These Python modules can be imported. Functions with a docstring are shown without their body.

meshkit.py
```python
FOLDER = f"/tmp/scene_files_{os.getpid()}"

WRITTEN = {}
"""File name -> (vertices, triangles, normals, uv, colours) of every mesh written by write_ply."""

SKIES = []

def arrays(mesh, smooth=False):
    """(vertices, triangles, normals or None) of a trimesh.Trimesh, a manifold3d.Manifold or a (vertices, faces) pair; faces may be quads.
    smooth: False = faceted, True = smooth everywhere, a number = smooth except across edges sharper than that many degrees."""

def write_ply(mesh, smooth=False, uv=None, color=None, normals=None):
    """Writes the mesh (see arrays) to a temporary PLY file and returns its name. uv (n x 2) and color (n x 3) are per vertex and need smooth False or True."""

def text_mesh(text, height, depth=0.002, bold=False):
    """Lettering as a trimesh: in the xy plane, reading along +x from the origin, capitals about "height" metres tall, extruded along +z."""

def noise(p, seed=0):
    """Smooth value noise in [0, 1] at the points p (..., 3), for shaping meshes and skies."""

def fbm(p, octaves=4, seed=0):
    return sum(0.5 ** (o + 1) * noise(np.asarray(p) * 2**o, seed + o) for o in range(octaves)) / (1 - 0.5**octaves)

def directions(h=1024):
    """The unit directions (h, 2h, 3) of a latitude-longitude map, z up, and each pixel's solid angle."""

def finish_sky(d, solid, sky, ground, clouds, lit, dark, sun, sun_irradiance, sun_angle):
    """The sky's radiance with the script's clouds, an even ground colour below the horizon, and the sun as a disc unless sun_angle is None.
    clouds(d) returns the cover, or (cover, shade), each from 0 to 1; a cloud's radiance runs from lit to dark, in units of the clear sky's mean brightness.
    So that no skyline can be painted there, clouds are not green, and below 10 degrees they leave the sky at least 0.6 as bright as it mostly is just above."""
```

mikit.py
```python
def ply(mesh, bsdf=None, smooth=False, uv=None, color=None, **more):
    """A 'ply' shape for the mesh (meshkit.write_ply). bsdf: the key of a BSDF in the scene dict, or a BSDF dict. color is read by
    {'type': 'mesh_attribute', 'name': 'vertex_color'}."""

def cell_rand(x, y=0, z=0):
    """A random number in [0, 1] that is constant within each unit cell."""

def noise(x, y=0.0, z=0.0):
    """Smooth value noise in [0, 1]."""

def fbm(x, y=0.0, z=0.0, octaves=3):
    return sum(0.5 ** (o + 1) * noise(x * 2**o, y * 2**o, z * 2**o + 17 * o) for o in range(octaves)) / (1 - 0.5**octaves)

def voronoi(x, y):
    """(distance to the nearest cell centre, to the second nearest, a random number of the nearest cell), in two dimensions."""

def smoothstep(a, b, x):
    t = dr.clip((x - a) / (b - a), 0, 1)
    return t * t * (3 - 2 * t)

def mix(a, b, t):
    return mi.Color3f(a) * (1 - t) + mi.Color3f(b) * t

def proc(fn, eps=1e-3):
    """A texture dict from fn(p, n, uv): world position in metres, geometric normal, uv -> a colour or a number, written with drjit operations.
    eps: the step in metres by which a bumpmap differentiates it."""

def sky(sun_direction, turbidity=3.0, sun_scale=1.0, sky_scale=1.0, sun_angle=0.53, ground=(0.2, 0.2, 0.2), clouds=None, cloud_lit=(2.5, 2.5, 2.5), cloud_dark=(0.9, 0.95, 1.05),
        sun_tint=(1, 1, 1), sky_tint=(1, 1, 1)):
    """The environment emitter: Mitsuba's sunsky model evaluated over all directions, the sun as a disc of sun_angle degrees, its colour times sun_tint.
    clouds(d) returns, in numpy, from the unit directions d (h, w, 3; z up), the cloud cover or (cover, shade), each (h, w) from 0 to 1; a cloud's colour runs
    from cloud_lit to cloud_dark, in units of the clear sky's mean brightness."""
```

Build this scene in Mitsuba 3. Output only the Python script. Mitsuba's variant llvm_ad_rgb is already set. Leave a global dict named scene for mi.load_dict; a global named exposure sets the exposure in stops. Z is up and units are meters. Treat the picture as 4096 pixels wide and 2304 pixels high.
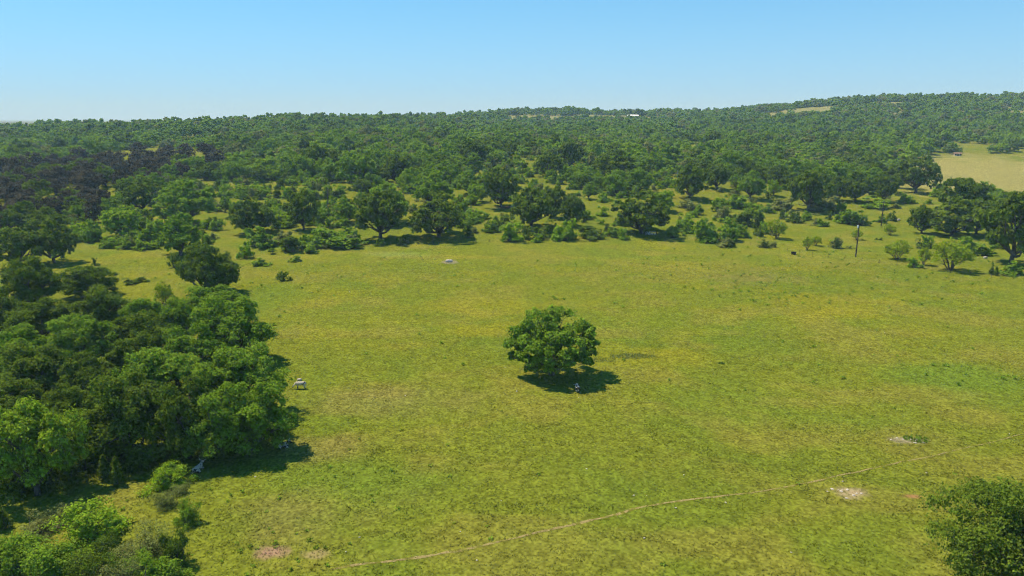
import math, random
import numpy as np, trimesh, manifold3d, drjit as dr, mitsuba as mi
import mikit, meshkit
from mikit import noise, fbm, smoothstep, cell_rand, mix

scene, labels = {}, {}
T = mi.ScalarTransform4f

# ---- camera, sky, exposure ----
CAM_H, PITCH = 45.0, 12.85
scene['camera'] = {
    'type': 'perspective', 'fov': 70.0, 'fov_axis': 'x', 'near_clip': 0.5, 'far_clip': 20000.0,
    'to_world': T().look_at(origin=[0, 0, CAM_H], target=[0, math.cos(math.radians(PITCH)), CAM_H - math.sin(math.radians(PITCH))], up=[0, 0, 1]),
    'medium': {'type': 'ref', 'id': 'air'}}
scene['air'] = {'type': 'homogeneous', 'albedo': {'type': 'rgb', 'value': [0.95, 0.95, 0.95]}, 'sigma_t': {'type': 'rgb', 'value': [0.00007, 0.00011, 0.00016]}}


def horizon_veil(d):
    """Pale summer haze that whitens the sky evenly towards the horizon, all the way round."""
    return 0.90 * np.exp(-np.maximum(d[..., 2], 0) / 0.125)


scene['sky_light'] = mikit.sky([-0.50, 0.30, 1.0], turbidity=2.4, ground=(0.12, 0.13, 0.05), sky_tint=(0.35, 0.96, 1.17),
                               clouds=horizon_veil, cloud_lit=(1.65, 2.15, 2.65))
exposure = 2.08

# ---- terrain: a level meadow that rises into wooded hills ----
from scipy.interpolate import PchipInterpolator
PROFILES = [   # x / y of a line of sight from the meadow's near end, then (distance y, ground height z)
    (-0.80, [(-5000, 0), (200, 0), (260, 2), (330, 5), (420, 9), (520, 11.5), (700, 15.5), (880, 26), (1000, 30.5), (1400, 8), (2500, -30), (9000, -60)]),
    (-0.55, [(-5000, 0), (210, 0), (270, 2), (340, 6), (430, 11.5), (540, 16), (720, 23), (900, 29), (1020, 31), (1400, 16), (2500, -15), (9000, -50)]),
    (-0.25, [(-5000, 0), (240, 0), (300, 3), (380, 9), (470, 15), (600, 21), (800, 30), (960, 39), (1100, 45), (1400, 40), (2500, 12), (9000, 0)]),
    (0.00, [(-5000, 0), (255, 0), (310, 3.5), (400, 10), (500, 15.5), (650, 21), (850, 27), (1080, 31), (1250, 38), (1550, 57), (1750, 61), (2600, 22), (9000, 0)]),
    (0.25, [(-5000, 0), (265, 0), (330, 3.5), (420, 10), (520, 15.5), (680, 21), (850, 26), (1080, 33), (1250, 41), (1500, 55), (1700, 59), (2600, 24), (9000, 0)]),
    (0.48, [(-5000, 0), (280, 0), (360, 2.5), (450, 7), (560, 13), (700, 20), (850, 28), (1050, 44), (1250, 67), (1400, 80), (1600, 82), (2600, 30), (9000, 0)]),
    (0.80, [(-5000, 0), (300, 0), (400, 1.5), (500, 5), (600, 11), (700, 19), (850, 31), (1050, 52), (1250, 77), (1400, 88), (1600, 90), (2600, 34), (9000, 0)]),
]
_PT = np.array([p[0] for p in PROFILES])
_PF = [PchipInterpolator(*zip(*p[1])) for p in PROFILES]


def ground_z(x, y):
    x, y = np.broadcast_arrays(np.asarray(x, float), np.asarray(y, float))
    t = np.clip(x / np.maximum(y, 120.0), -0.8, 0.8)
    zs = np.stack([f(np.clip(y, -5000, 9000)) for f in _PF])
    i = np.clip(np.searchsorted(_PT, t) - 1, 0, len(_PT) - 2)
    u = (t - _PT[i]) / (_PT[i + 1] - _PT[i])
    u = u * u * (3 - 2 * u) * 0.5 + u * 0.5
    z = np.take_along_axis(zs, i[None], 0)[0] * (1 - u) + np.take_along_axis(zs, i[None] + 1, 0)[0] * u
    far = np.clip((y - 250) / 250, 0, 1)
    p = np.stack([x, y, 0 * x], -1)
    return z + (meshkit.fbm(p / 22.0, 3, 5) - 0.5) * (0.5 + 2.5 * far) + (meshkit.fbm(p / 120.0, 2, 9) - 0.5) * (0.6 + 8 * far)

# ---- where things stand (x, y on the ground, width, height in metres) ----
TREES = [
    ('M', 7.2, 126.0, 17.3, 12.5, 'lone round oak in the middle of the open meadow with a cow in its shade'),
    ('O', -154.6, 225.4, 16.9, 12.1, 'dark oak at the left edge above the grove, cut by the picture border'),
    ('O', -147.8, 232.1, 14.4, 13.7, 'dark oak with pale gap under its crown at the left, beside the small side meadow'),
    ('O', -115.7, 171.3, 13.0, 11.8, 'dark oak standing behind the left grove at the lower side of the side meadow'),
    ('O', -110.7, 186.2, 14.6, 7.3, 'low spreading dark oak along the lower edge of the left side meadow'),
    ('O', -80.9, 189.7, 18.7, 14.1, 'big dome-shaped dark oak standing free on the meadow edge above the left grove'),
    ('M', -112.0, 244.4, 17.8, 13.8, 'mid green oak right behind the big dome-shaped oak at the left'),
    ('Q', -86.3, 176.2, 5.1, 6.5, 'slender yellow-green sapling tree on the side meadow left of the dome-shaped oak'),
    ('M', -69.5, 164.0, 13.9, 7.3, 'green oak at the foot of the big dome-shaped oak, at the back of the grove'),
    ('M', -53.8, 135.2, 15.0, 10.9, 'broad oak at the upper right rim of the left grove beside the meadow'),
    ('M', -68.4, 145.6, 7.9, 8.4, 'light green oak at the back of the left grove, just below the yellow-green sapling'),
    ('M', -77.2, 148.4, 10.5, 7.9, 'green oak on the back rim of the left grove, bordering the side meadow'),
    ('O', -88.5, 152.9, 12.5, 9.2, 'dark green oak on the back rim of the left grove under the low spreading oak'),
    ('O', -99.0, 148.3, 13.0, 7.8, 'oak in the back row of the left grove near the left border'),
    ('O', -109.3, 151.0, 8.1, 8.4, 'oak at the left picture border in the back row of the grove'),
    ('M', -79.6, 128.4, 12.6, 9.4, 'full green oak in the left half of the grove, second row from the back'),
    ('O', -71.6, 135.3, 12.7, 8.4, 'dark oak in the middle of the left grove behind a dark gap'),
    ('M', -86.5, 122.6, 12.3, 8.9, 'wide green oak at the left border in the middle of the grove'),
    ('O', -64.2, 118.1, 10.6, 8.7, 'oak in the centre of the left grove'),
    ('M', -56.1, 122.5, 10.6, 9.3, 'light green topped oak in the right half of the left grove'),
    ('O', -75.8, 110.7, 11.0, 9.4, 'large oak low in the left half of the grove above the dark gap'),
    ('O', -68.0, 109.8, 8.0, 8.2, 'shaded dark oak inside the left grove, deep between its neighbours'),
    ('M', -54.0, 106.5, 13.7, 9.9, 'wide light green oak in the front half of the left grove'),
    ('M', -42.1, 107.7, 13.0, 10.0, 'big oak on the right rim of the grove, above the standing white cow'),
    ('O', -52.7, 93.5, 11.8, 10.6, 'large oak in the front row of the left grove, left of centre'),
    ('O', -44.2, 92.9, 9.6, 9.9, 'dark oak in the front row of the left grove, right of centre'),
    ('M', -36.7, 95.1, 12.0, 9.0, 'front corner oak of the left grove over the lying spotted cow'),
    ('O', -73.8, 101.3, 8.6, 7.1, 'dark oak at the left border behind the yellow-green topped oak'),
    ('O', -64.7, 100.4, 7.9, 6.7, 'dark oak just behind the yellow-green topped oak in the left foreground'),
    ('G', -58.6, 82.4, 11.0, 10.7, 'oak with yellow-green sunlit top in the left foreground'),
    ('M', -40.1, 92.8, 8.7, 8.4, 'small green oak in the front row between the two corner oaks of the grove'),
    ('C', 47.0, 57.9, 18.4, 14.0, 'near oak cut off by the lower right corner of the picture'),
    ('O', -50.1, 276.6, 21.3, 18.1, 'left one of the pair of spreading oaks at the far edge of the meadow'),
    ('O', -28.6, 279.1, 24.2, 16.6, 'right one of the pair of spreading oaks at the far edge of the meadow'),
    ('G', -52.4, 306.1, 18.7, 15.0, 'bright green tree rising behind the left oak of the pair'),
    ('M', -36.7, 340.6, 20.7, 15.2, 'oak behind the right oak of the pair'),
    ('O', -5.6, 341.1, 20.0, 17.6, 'dark oak over the bare reddish soil by the grassy lane behind the meadow'),
    ('G', -17.1, 353.9, 10.0, 8.6, 'small bright green tree leaning on the dark oak by the grassy lane'),
    ('M', -22.0, 375.5, 14.6, 12.1, 'mid green tree left of the dark oak by the grassy lane'),
    ('O', 8.1, 296.0, 20.4, 15.6, 'wide dark oak in the clump left of the metal gate'),
    ('O', 18.6, 315.4, 12.4, 13.4, 'oak half hidden behind the wide dark oak of the clump left of the gate'),
    ('O', 25.1, 299.5, 11.1, 12.1, 'smaller oak at the right end of the clump left of the gate'),
    ('O', 52.0, 289.9, 24.8, 16.5, 'massive dark oak right behind the metal gate'),
    ('G', 69.7, 338.5, 11.4, 9.5, 'bright yellow-green tree behind the right side of the oak at the gate'),
    ('O', -104.6, 285.6, 14.9, 12.8, 'dark oak in the thinly wooded left middle ground, left one of two touching'),
    ('O', -99.1, 288.8, 13.5, 11.2, 'dark oak in the thinly wooded left middle ground, right one of two touching'),
    ('O', -83.9, 292.0, 14.7, 15.7, 'dark upright oak standing apart in the left middle ground'),
    ('M', -136.7, 305.8, 25.1, 17.3, 'wide green oak in the left middle ground above the dome-shaped oak'),
    ('O', -166.6, 329.7, 16.5, 15.1, 'oak at the right border of the dark thicket on the left'),
    ('G', -149.6, 277.7, 15.2, 10.7, 'light green tree left of the mid green oak in the left middle ground'),
    ('O', -177.6, 277.2, 16.0, 10.7, 'oak below the dark thicket near the left border'),
    ('O', -193.3, 280.2, 10.8, 9.2, 'oak at the left border just under the dark thicket'),
    ('O', 89.8, 371.7, 19.4, 17.3, 'round dark oak behind the bright tree, right of the gate'),
    ('O', 111.4, 399.9, 14.7, 13.5, 'smaller oak just right of the round dark oak behind the gate area'),
    ('M', 122.4, 376.7, 15.9, 13.8, 'rounded grey-green oak in the row behind the right bushes'),
    ('G', 138.2, 388.0, 8.0, 8.3, 'small bright green tree between two oaks in the right row'),
    ('O', 150.1, 419.5, 15.4, 11.6, 'oak in the second row above the small bright green tree'),
    ('O', 141.1, 347.9, 19.7, 18.7, 'tall dark oak with shade and grey brush at its foot in the right row'),
    ('O', 169.2, 382.4, 11.4, 12.4, 'narrow oak right of the tall dark oak in the right row'),
    ('O', 178.3, 380.0, 17.7, 14.9, 'oak with arching crown in the right row'),
    ('O', 194.3, 382.7, 14.1, 14.2, 'dark round oak at the right end of the row, above the farther pole'),
    ('O', 234.9, 427.7, 25.9, 20.5, 'tall oak with visible trunk at the corner of the far right pasture'),
    ('O', 237.7, 451.5, 19.5, 14.5, 'oak left of the tall oak at the corner of the far right pasture'),
    ('O', 207.6, 337.0, 23.9, 17.9, 'oak topping the right thicket below the far pasture'),
    ('O', 176.7, 292.3, 22.4, 14.7, 'wide dark oak in the front of the right thicket'),
    ('O', 166.8, 295.4, 10.7, 11.3, 'small dark oak at the left end of the right thicket'),
    ('O', 188.5, 294.5, 16.2, 13.7, 'dark oak in the right thicket next to the oak at the border'),
    ('O', 161.3, 231.9, 21.8, 22.8, 'large dark oak at the right picture border with cattle shade under it'),
    ('M', 227.1, 340.7, 12.3, 12.4, 'green oak behind the right thicket, against the far pasture'),
    ('Q', 135.2, 221.0, 12.7, 9.7, 'large bright green multi-stemmed mesquite on the meadow at the right'),
    ('Q', 127.6, 238.5, 9.2, 6.7, 'bright green mesquite to the right of the nearer pole'),
    ('Q', 131.2, 229.1, 4.3, 6.0, 'small yellowish mesquite between the two larger mesquites'),
    ('Q', 102.8, 281.5, 8.0, 7.8, 'small round bright green mesquite left of the nearer pole'),
    ('Q', 105.3, 257.4, 4.0, 4.7, 'tiny mesquite sapling right of the black stock tub'),
    ('Q', 112.1, 266.6, 4.4, 3.6, 'faint yellow-green sapling just behind the tiny mesquite sapling'),
    ('Q', 132.8, 278.9, 4.6, 3.9, 'sapling partly hidden by the nearer pole'),
    ('Q', 151.7, 291.2, 5.4, 4.7, 'small mesquite beside the foot of the farther pole'),
    ('G', -207.0, 458.4, 9.9, 10.2, 'pale yellow-green tree in a gap of the dark thicket'),
    ('O', 22.9, 438.9, 20.1, 14.0, 'oak on the far side of the grassy lane'),
    ('O', 60.0, 433.2, 28.0, 16.5, 'broad oak mass above the clump left of the gate'),
    ('O', 38.3, 485.5, 19.6, 15.4, 'oak beside the small clearing in the middle of the woodland'),
    ('O', -23.9, 479.4, 20.1, 16.7, 'leaning oak with open trunk at the small clearing in the woodland'),
    ('O', -41.0, 445.1, 14.4, 11.3, 'oak left of the small clearing in the woodland'),
    ('M', -83.7, 399.0, 23.7, 18.0, 'grey-green oak in the woodland above the bright tree of the pair'),
    ('O', -63.9, 410.9, 21.1, 16.4, 'oak in the woodland right above the pair of oaks'),
    ('M', -70.2, 307.2, 13.4, 10.1, 'loose grey-green tree left of the pair of spreading oaks'),
    ('M', 38.4, 368.3, 6.0, 7.0, 'small isolated tree on the grass behind the clump left of the gate'),
]
THICKET = [
    (-233.1, 340.8, 27.8, 15.3),
    (-228.8, 354.8, 25.0, 13.8),
    (-241.2, 384.8, 31.2, 17.2),
    (-276.5, 409.9, 31.0, 17.1),
    (-214.9, 373.2, 27.3, 15.0),
    (-245.8, 424.6, 27.5, 15.1),
    (-280.5, 461.7, 29.8, 16.4),
    (-251.9, 459.5, 27.2, 15.0),
    (-308.0, 477.9, 28.3, 15.6),
    (-226.1, 424.2, 18.3, 11.3),
    (-175.0, 305.1, 9.0, 9.9),
    (-194.7, 352.2, 6.9, 5.5),
    (-209.7, 312.8, 18.8, 10.3),
    (-204.1, 320.6, 15.7, 10.4),
    (-252.1, 494.7, 18.6, 13.1),
    (-214.6, 435.9, 20.0, 12.0),
    (-221.4, 468.2, 17.7, 12.4),
    (-248.6, 534.0, 22.9, 12.6),
    (-206.0, 479.7, 15.5, 9.4),
    (-205.3, 514.6, 19.3, 10.6),
    (-240.2, 547.8, 20.6, 11.3),
    (-294.6, 586.3, 25.1, 13.8),
    (-234.3, 569.4, 21.4, 11.7),
    (-316.0, 460.9, 19.9, 11.0),
    (-194.6, 400.9, 13.0, 9.6),
    (-299.3, 512.3, 24.8, 13.6),
    (-210.5, 303.8, 13.3, 8.3),
    (-225.3, 341.5, 11.1, 9.2),
]
BUSHES = [
    ('B', -38.9, 66.4, 3.7, 2.5, 'mid green shrub at the bottom edge between the two grey shrubs'),
    ('X', -52.8, 73.3, 3.5, 2.2, 'dull grey-green bush left of the brush pile'),
    ('B', -50.7, 65.6, 4.4, 3.6, 'green shrub in the extreme lower left corner'),
    ('B', -50.1, 89.4, 3.7, 2.9, 'dark understory bush inside the shade left of the shaded cow'),
    ('B', -57.8, 85.5, 6.1, 4.1, 'dark shaded bush under the yellow-green topped oak, right side'),
    ('B', -61.0, 83.4, 5.5, 4.0, 'dark shaded bush under the yellow-green topped oak, left side'),
    ('X', -41.1, 82.9, 2.0, 1.6, 'small grey bush touching the light green sapling bush'),
    ('B', -35.4, 101.5, 4.1, 3.5, 'leafy bush at the right foot of the front corner oak'),
    ('B', -40.3, 94.1, 6.1, 3.3, 'dark low bush under the front row of the grove'),
    ('N', -45.9, 72.7, 6.6, 4.6, 'bright green bush in the lower left corner beside the pale rock'),
    ('B', -51.4, 68.7, 6.3, 3.7, 'green shrub in the lower left corner near the border'),
    ('B', -46.1, 66.3, 6.1, 4.3, 'dense green shrub at the bottom edge, left of the bright bush'),
    ('B', -42.6, 64.0, 4.7, 3.7, 'dark green shrub cut by the bottom edge below the bright bush'),
    ('B', -42.5, 68.4, 2.9, 2.8, 'very dark low shrub below the bright bush'),
    ('B', -35.2, 67.9, 2.9, 4.6, 'dark conical shrub at the bottom left, right end of the brush'),
    ('X', -39.2, 69.5, 4.7, 3.5, 'grey-green loose shrub between the bright bush and the conical shrub'),
    ('X', -39.3, 64.7, 4.8, 3.6, 'grey shrub cut by the bottom edge'),
    ('B', -35.0, 64.1, 4.3, 3.3, 'olive shrub cut by the bottom edge under the conical shrub'),
    ('X', -41.6, 79.8, 3.0, 2.6, 'grey-brown twiggy bush on the meadow below the shaded cow'),
    ('B', -37.2, 75.7, 2.4, 3.4, 'slim green-grey bush on the meadow right of the twiggy bush'),
    ('N', -43.5, 84.7, 4.4, 3.1, 'light green sapling bush in front of the shaded cow'),
    ('J', -52.4, 86.4, 1.8, 3.5, 'left one of two slim dark junipers in front of the grove'),
    ('J', -50.2, 85.2, 1.7, 3.7, 'right one of two slim dark junipers in front of the grove'),
    ('N', -54.7, 93.1, 5.5, 3.9, 'pale green understory bush between foreground oak and grove'),
    ('N', -49.6, 92.7, 4.8, 3.1, 'sunlit understory bush at the left end of the grove shade'),
    ('B', -56.2, 89.5, 4.8, 4.0, 'dark understory bush behind the left juniper'),
    ('B', -57.5, 74.6, 1.8, 3.7, 'dark bush at the left border in the foreground'),
    ('X', -52.0, 76.3, 4.4, 2.4, 'leafless grey bush next to the brush pile'),
    ('N', -0.2, 273.8, 7.2, 6.5, 'bright green bush at the left end of the bushes left of the gate'),
    ('B', 5.2, 277.6, 4.6, 4.1, 'small dark bush right of the bright green bush on the meadow edge'),
    ('B', 11.2, 278.8, 10.1, 5.7, 'rounded green bush in front of the wide dark oak of the clump'),
    ('N', 19.5, 274.9, 8.8, 6.8, 'bright light green bush in front of the clump left of the gate'),
    ('B', 30.3, 280.2, 10.8, 3.8, 'low dark bush row right of the bright light green bush'),
    ('B', 39.3, 284.4, 7.5, 4.6, 'green bush at the left foot of the oak behind the gate'),
    ('B', 63.0, 283.2, 5.9, 4.2, 'small bush just right of the metal gate'),
    ('B', 74.2, 277.1, 9.4, 8.1, 'taller bush in the clump on the meadow edge right of the gate'),
    ('B', 82.5, 276.1, 8.2, 7.8, 'right bush of the clump on the meadow edge right of the gate'),
    ('B', 98.3, 309.0, 10.1, 5.2, 'left part of the wide dark bush row behind the clump'),
    ('B', 102.4, 303.1, 11.0, 7.3, 'wide dark bush behind the clump right of the gate'),
    ('B', 147.4, 317.2, 7.6, 5.7, 'leafy bush beyond the nearer pole, left one'),
    ('B', 151.2, 314.2, 7.6, 5.9, 'leafy bush beyond the nearer pole, right one'),
    ('B', 120.3, 324.6, 2.7, 3.4, 'small upright dark bush on the right grass, left of three'),
    ('B', 131.6, 325.8, 5.7, 3.2, 'small rounded bush on the right grass, middle one of three'),
    ('B', 142.4, 327.2, 3.6, 3.8, 'small dark bush on the right grass, right one of three'),
    ('B', 110.3, 348.5, 11.8, 5.9, 'bush mass at the foot of the grey-green oak'),
    ('B', 97.2, 340.6, 8.2, 5.6, 'bush left of the mass at the foot of the grey-green oak'),
    ('N', 181.9, 364.7, 11.1, 4.4, 'low bright bush in front of the dark round oak of the right row'),
    ('X', 82.6, 347.4, 7.2, 3.8, 'greyish bush right of the bright yellow-green tree'),
    ('X', 129.0, 348.6, 12.1, 4.9, 'grey twiggy brush in front of the tall dark oak of the right row'),
    ('X', 149.7, 352.5, 17.3, 6.0, 'grey brush in the shade of the tall dark oak'),
    ('B', 144.2, 214.3, 2.1, 3.5, 'small dark bush at the right end of the meadow below the border oak'),
    ('B', 170.6, 327.5, 4.3, 4.3, 'dark bush right of the foot of the farther pole'),
    ('B', 162.6, 321.0, 5.3, 3.5, 'round bush at the foot of the farther pole'),
    ('B', -77.6, 253.1, 8.9, 4.8, 'shadowy low bush on the far left edge of the meadow'),
    ('B', -91.1, 259.3, 11.1, 6.6, 'rounded green bush on the far left edge of the meadow'),
    ('B', -63.1, 261.6, 15.8, 5.5, 'long low bush bank left of the pair of spreading oaks'),
    ('B', -70.3, 251.0, 4.4, 2.5, 'small bush in front of the long low bush bank'),
    ('B', -131.1, 262.6, 10.1, 6.8, 'dense bush left of the mid green oak behind the dome-shaped oak'),
    ('B', -154.8, 266.3, 7.6, 6.9, 'bush on the far rim of the side meadow'),
    ('B', -142.1, 271.6, 7.5, 4.5, 'small bush beside the dense bush on the rim of the side meadow'),
    ('X', -84.0, 266.6, 7.3, 4.0, 'greyish bush between the two low bushes on the far left meadow edge'),
    ('B', -105.9, 226.3, 4.3, 4.1, 'dark bush at the left foot of the big dome-shaped oak'),
    ('N', -89.6, 241.0, 4.8, 5.4, 'pale green bush at the right side of the big dome-shaped oak'),
    ('B', -16.5, 277.8, 3.4, 3.5, 'dark bush at the right end of the shade of the oak pair'),
    ('B', -66.4, 207.1, 3.9, 2.4, 'low dark weed bush on the meadow right of the dome-shaped oak'),
    ('B', -79.6, 228.9, 5.1, 2.3, 'low grey weed bush near the far left meadow edge'),
    ('B', -71.6, 235.4, 3.9, 1.7, 'low weed bush near the far left meadow edge, right of the grey one'),
    ('B', -107.6, 203.9, 5.2, 1.8, 'dark low bush on the side meadow'),
    ('B', -132.6, 228.6, 2.5, 2.3, 'small dark bush on the side meadow near the oak with the pale gap'),
    ('B', 145.4, 319.8, 5.9, 3.5, 'bush left of the two leafy bushes beyond the nearer pole'),
    ('B', -41.1, 268.6, 2.4, 2.4, 'small bush under the oak pair'),
    ('B', -7.0, 298.6, 3.3, 3.8, 'slender young tree-like bush on the grass by the lane'),
    ('N', 126.8, 226.1, 3.8, 3.1, 'yellow-green low bush beside the small yellowish mesquite'),
    ('B', 160.2, 248.7, 9.6, 5.5, 'bush mass left of the trunk of the border oak'),
    ('B', 150.0, 215.7, 7.2, 3.7, 'low bush below the border oak at the picture edge'),
]
FIELD_EDGE = [(-206.2, 278.9), (-166.7, 279.3), (-190.7, 337.9), (-194.1, 374.0), (-159.4, 405.0), (-123.4, 387.7), (-96.1, 362.9), (-74.1, 351.5), (-33.2, 388.4), (-29.4, 463.6), (3.0, 461.2), (12.7, 502.1), (13.5, 439.3), (34.1, 389.0), (54.3, 368.1), (87.2, 401.1), (120.7, 396.9), (211.8, 429.1), (285.0, 539.4), (373.6, 663.4), (496.1, 686.2)]
FAR_PASTURE = [(360.0, 635.6), (368.4, 606.8), (412.7, 597.2), (455.5, 601.0), (291.1, 379.1), (279.7, 405.0), (310.0, 481.1), (304.4, 507.4), (317.6, 553.7)]
CLEARINGS = [(-34.5, 486.7), (44.8, 515.5), (172.6, 684.4), (482.2, 1245.5), (444.6, 1250.4), (538.4, 1317.5), (82.7, 1393.3), (146.0, 1436.2), (199.9, 1441.1), (31.4, 1410.1), (897.3, 1344.5), (667.6, 1302.4), (-216.0, 604.4), (-244.5, 707.1), (260.6, 1397.8), (8.7, 509.8)]
FENCE = [(-87.9, 245.8), (-73.7, 253.4), (-57.2, 260.9), (-39.1, 265.1), (-20.4, 268.8), (0.3, 273.1), (23.1, 277.2), (42.4, 284.1), (52.4, 286.0)]
FENCE_RIGHT = [(57.3, 287.1), (64.5, 285.2), (74.5, 275.6), (86.5, 270.1), (93.2, 263.5), (102.4, 246.4), (114.0, 236.5), (124.6, 226.8), (132.8, 215.1), (148.0, 206.6), (155.2, 203.2)]
TRAIL = [(-18.7, 67.0), (-17.2, 67.5), (-11.6, 68.7), (-5.9, 70.4), (-0.8, 72.4), (5.0, 74.5), (11.2, 77.2), (16.8, 79.7), (22.9, 81.3), (30.2, 83.0), (35.8, 84.6), (43.1, 87.5), (50.2, 90.3), (58.3, 93.3), (66.4, 96.6), (77.6, 101.3)]
STONES = [(11.1, 114.7), (15.0, 82.1), (16.6, 82.1), (-16.9, 72.9), (-33.3, 87.0), (-17.8, 70.1), (22.4, 87.5), (19.5, 79.1), (-5.8, 74.0), (14.6, 72.6), (81.0, 152.8), (73.4, 100.4), (0.8, 117.4), (-17.9, 115.8), (-1.3, 129.8), (-43.7, 191.7), (42.3, 85.7), (-1.3, 80.7), (29.8, 69.8), (54.3, 88.0), (25.8, 80.3), (9.9, 89.2), (-3.7, 68.6)]
BOULDER = (-20.5, 234.2)
TUB = (97.3, 249.0)
GATE_A = (52.4, 286.0)
GATE_B = (57.3, 287.1)
POLE_A = (116.3, 243.6)
POLE_B = (158.8, 312.7)
POLE_C = (-79.4, 315.3)
COW_TREE = (11.1, 117.5)
COW_STAND = (-36.5, 119.3)
COW_LIE = (-32.5, 95.8)
COW_SHADE = (-41.5, 88.8)
ROCK_LOG = (-50.9, 79.0)
BRUSH = (-51.9, 74.2)
ROCK_COW = (-37.9, 123.5)
ROCK_R = (174.8, 329.2)
ROCK_R2 = (158.7, 241.3)
HOUSE = (228.6, 1420.3)
ROOF = (251.0, 964.9)
SHED = (391.7, 653.1)
ROCK_LANE = (2.2, 341.8)
PINK = (-25.7, 70.0)
PALE = (42.0, 82.7)
ROCKY = (57.1, 98.3)
ORANGE = (49.4, 82.0)
BEIGE = (-20.7, 69.6)
BEIGE2 = (-25.9, 77.3)
YEL1 = (-2.8, 175.7)
YEL2 = (27.3, 136.3)
YEL3 = (78.6, 176.9)
YEL4 = (-5.1, 155.6)
GREY1 = (23.6, 137.0)
BLUE = (58.6, 98.5)
BROWN = (-22.1, 113.1)
BROWN2 = (71.4, 209.8)
GREEN1 = (-19.7, 85.8)
GREEN2 = (83.8, 122.4)
GREEN3 = (-65.7, 181.1)
SIDE = (-111.0, 210.6)
W1 = (39.8, 132.2)
W2 = (17.1, 135.0)
LANE = (0.4, 340.8)  # patch of bare reddish soil by the grassy lane
PALEG = (-39.4, 248.1)
PINK2 = (-27.4, 95.8)
W3 = (80.9, 124.5)
DARK_AREA = [(-304.3, 417.7), (-305.0, 461.1), (-329.7, 565.1), (-354.6, 692.5), (-240.9, 618.8), (-205.0, 528.4), (-202.2, 464.6), (-210.4, 398.0), (-193.1, 360.2), (-193.0, 316.5), (-187.6, 290.9), (-208.8, 282.5)]

# ---- materials (real-world base colours) ----
def rgb(*c):
    return {'type': 'rgb', 'value': list(c)}


def spot(x, y, c, rx, ry, wob):
    d = dr.sqrt(dr.square((x - c[0]) / rx) + dr.square((y - c[1]) / ry)) + (wob - 0.5) * 1.1
    return smoothstep(1.15, 0.35, d)


PASTURE_MIDDLE = tuple(float(v) for v in np.mean(FAR_PASTURE, axis=0))


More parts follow.
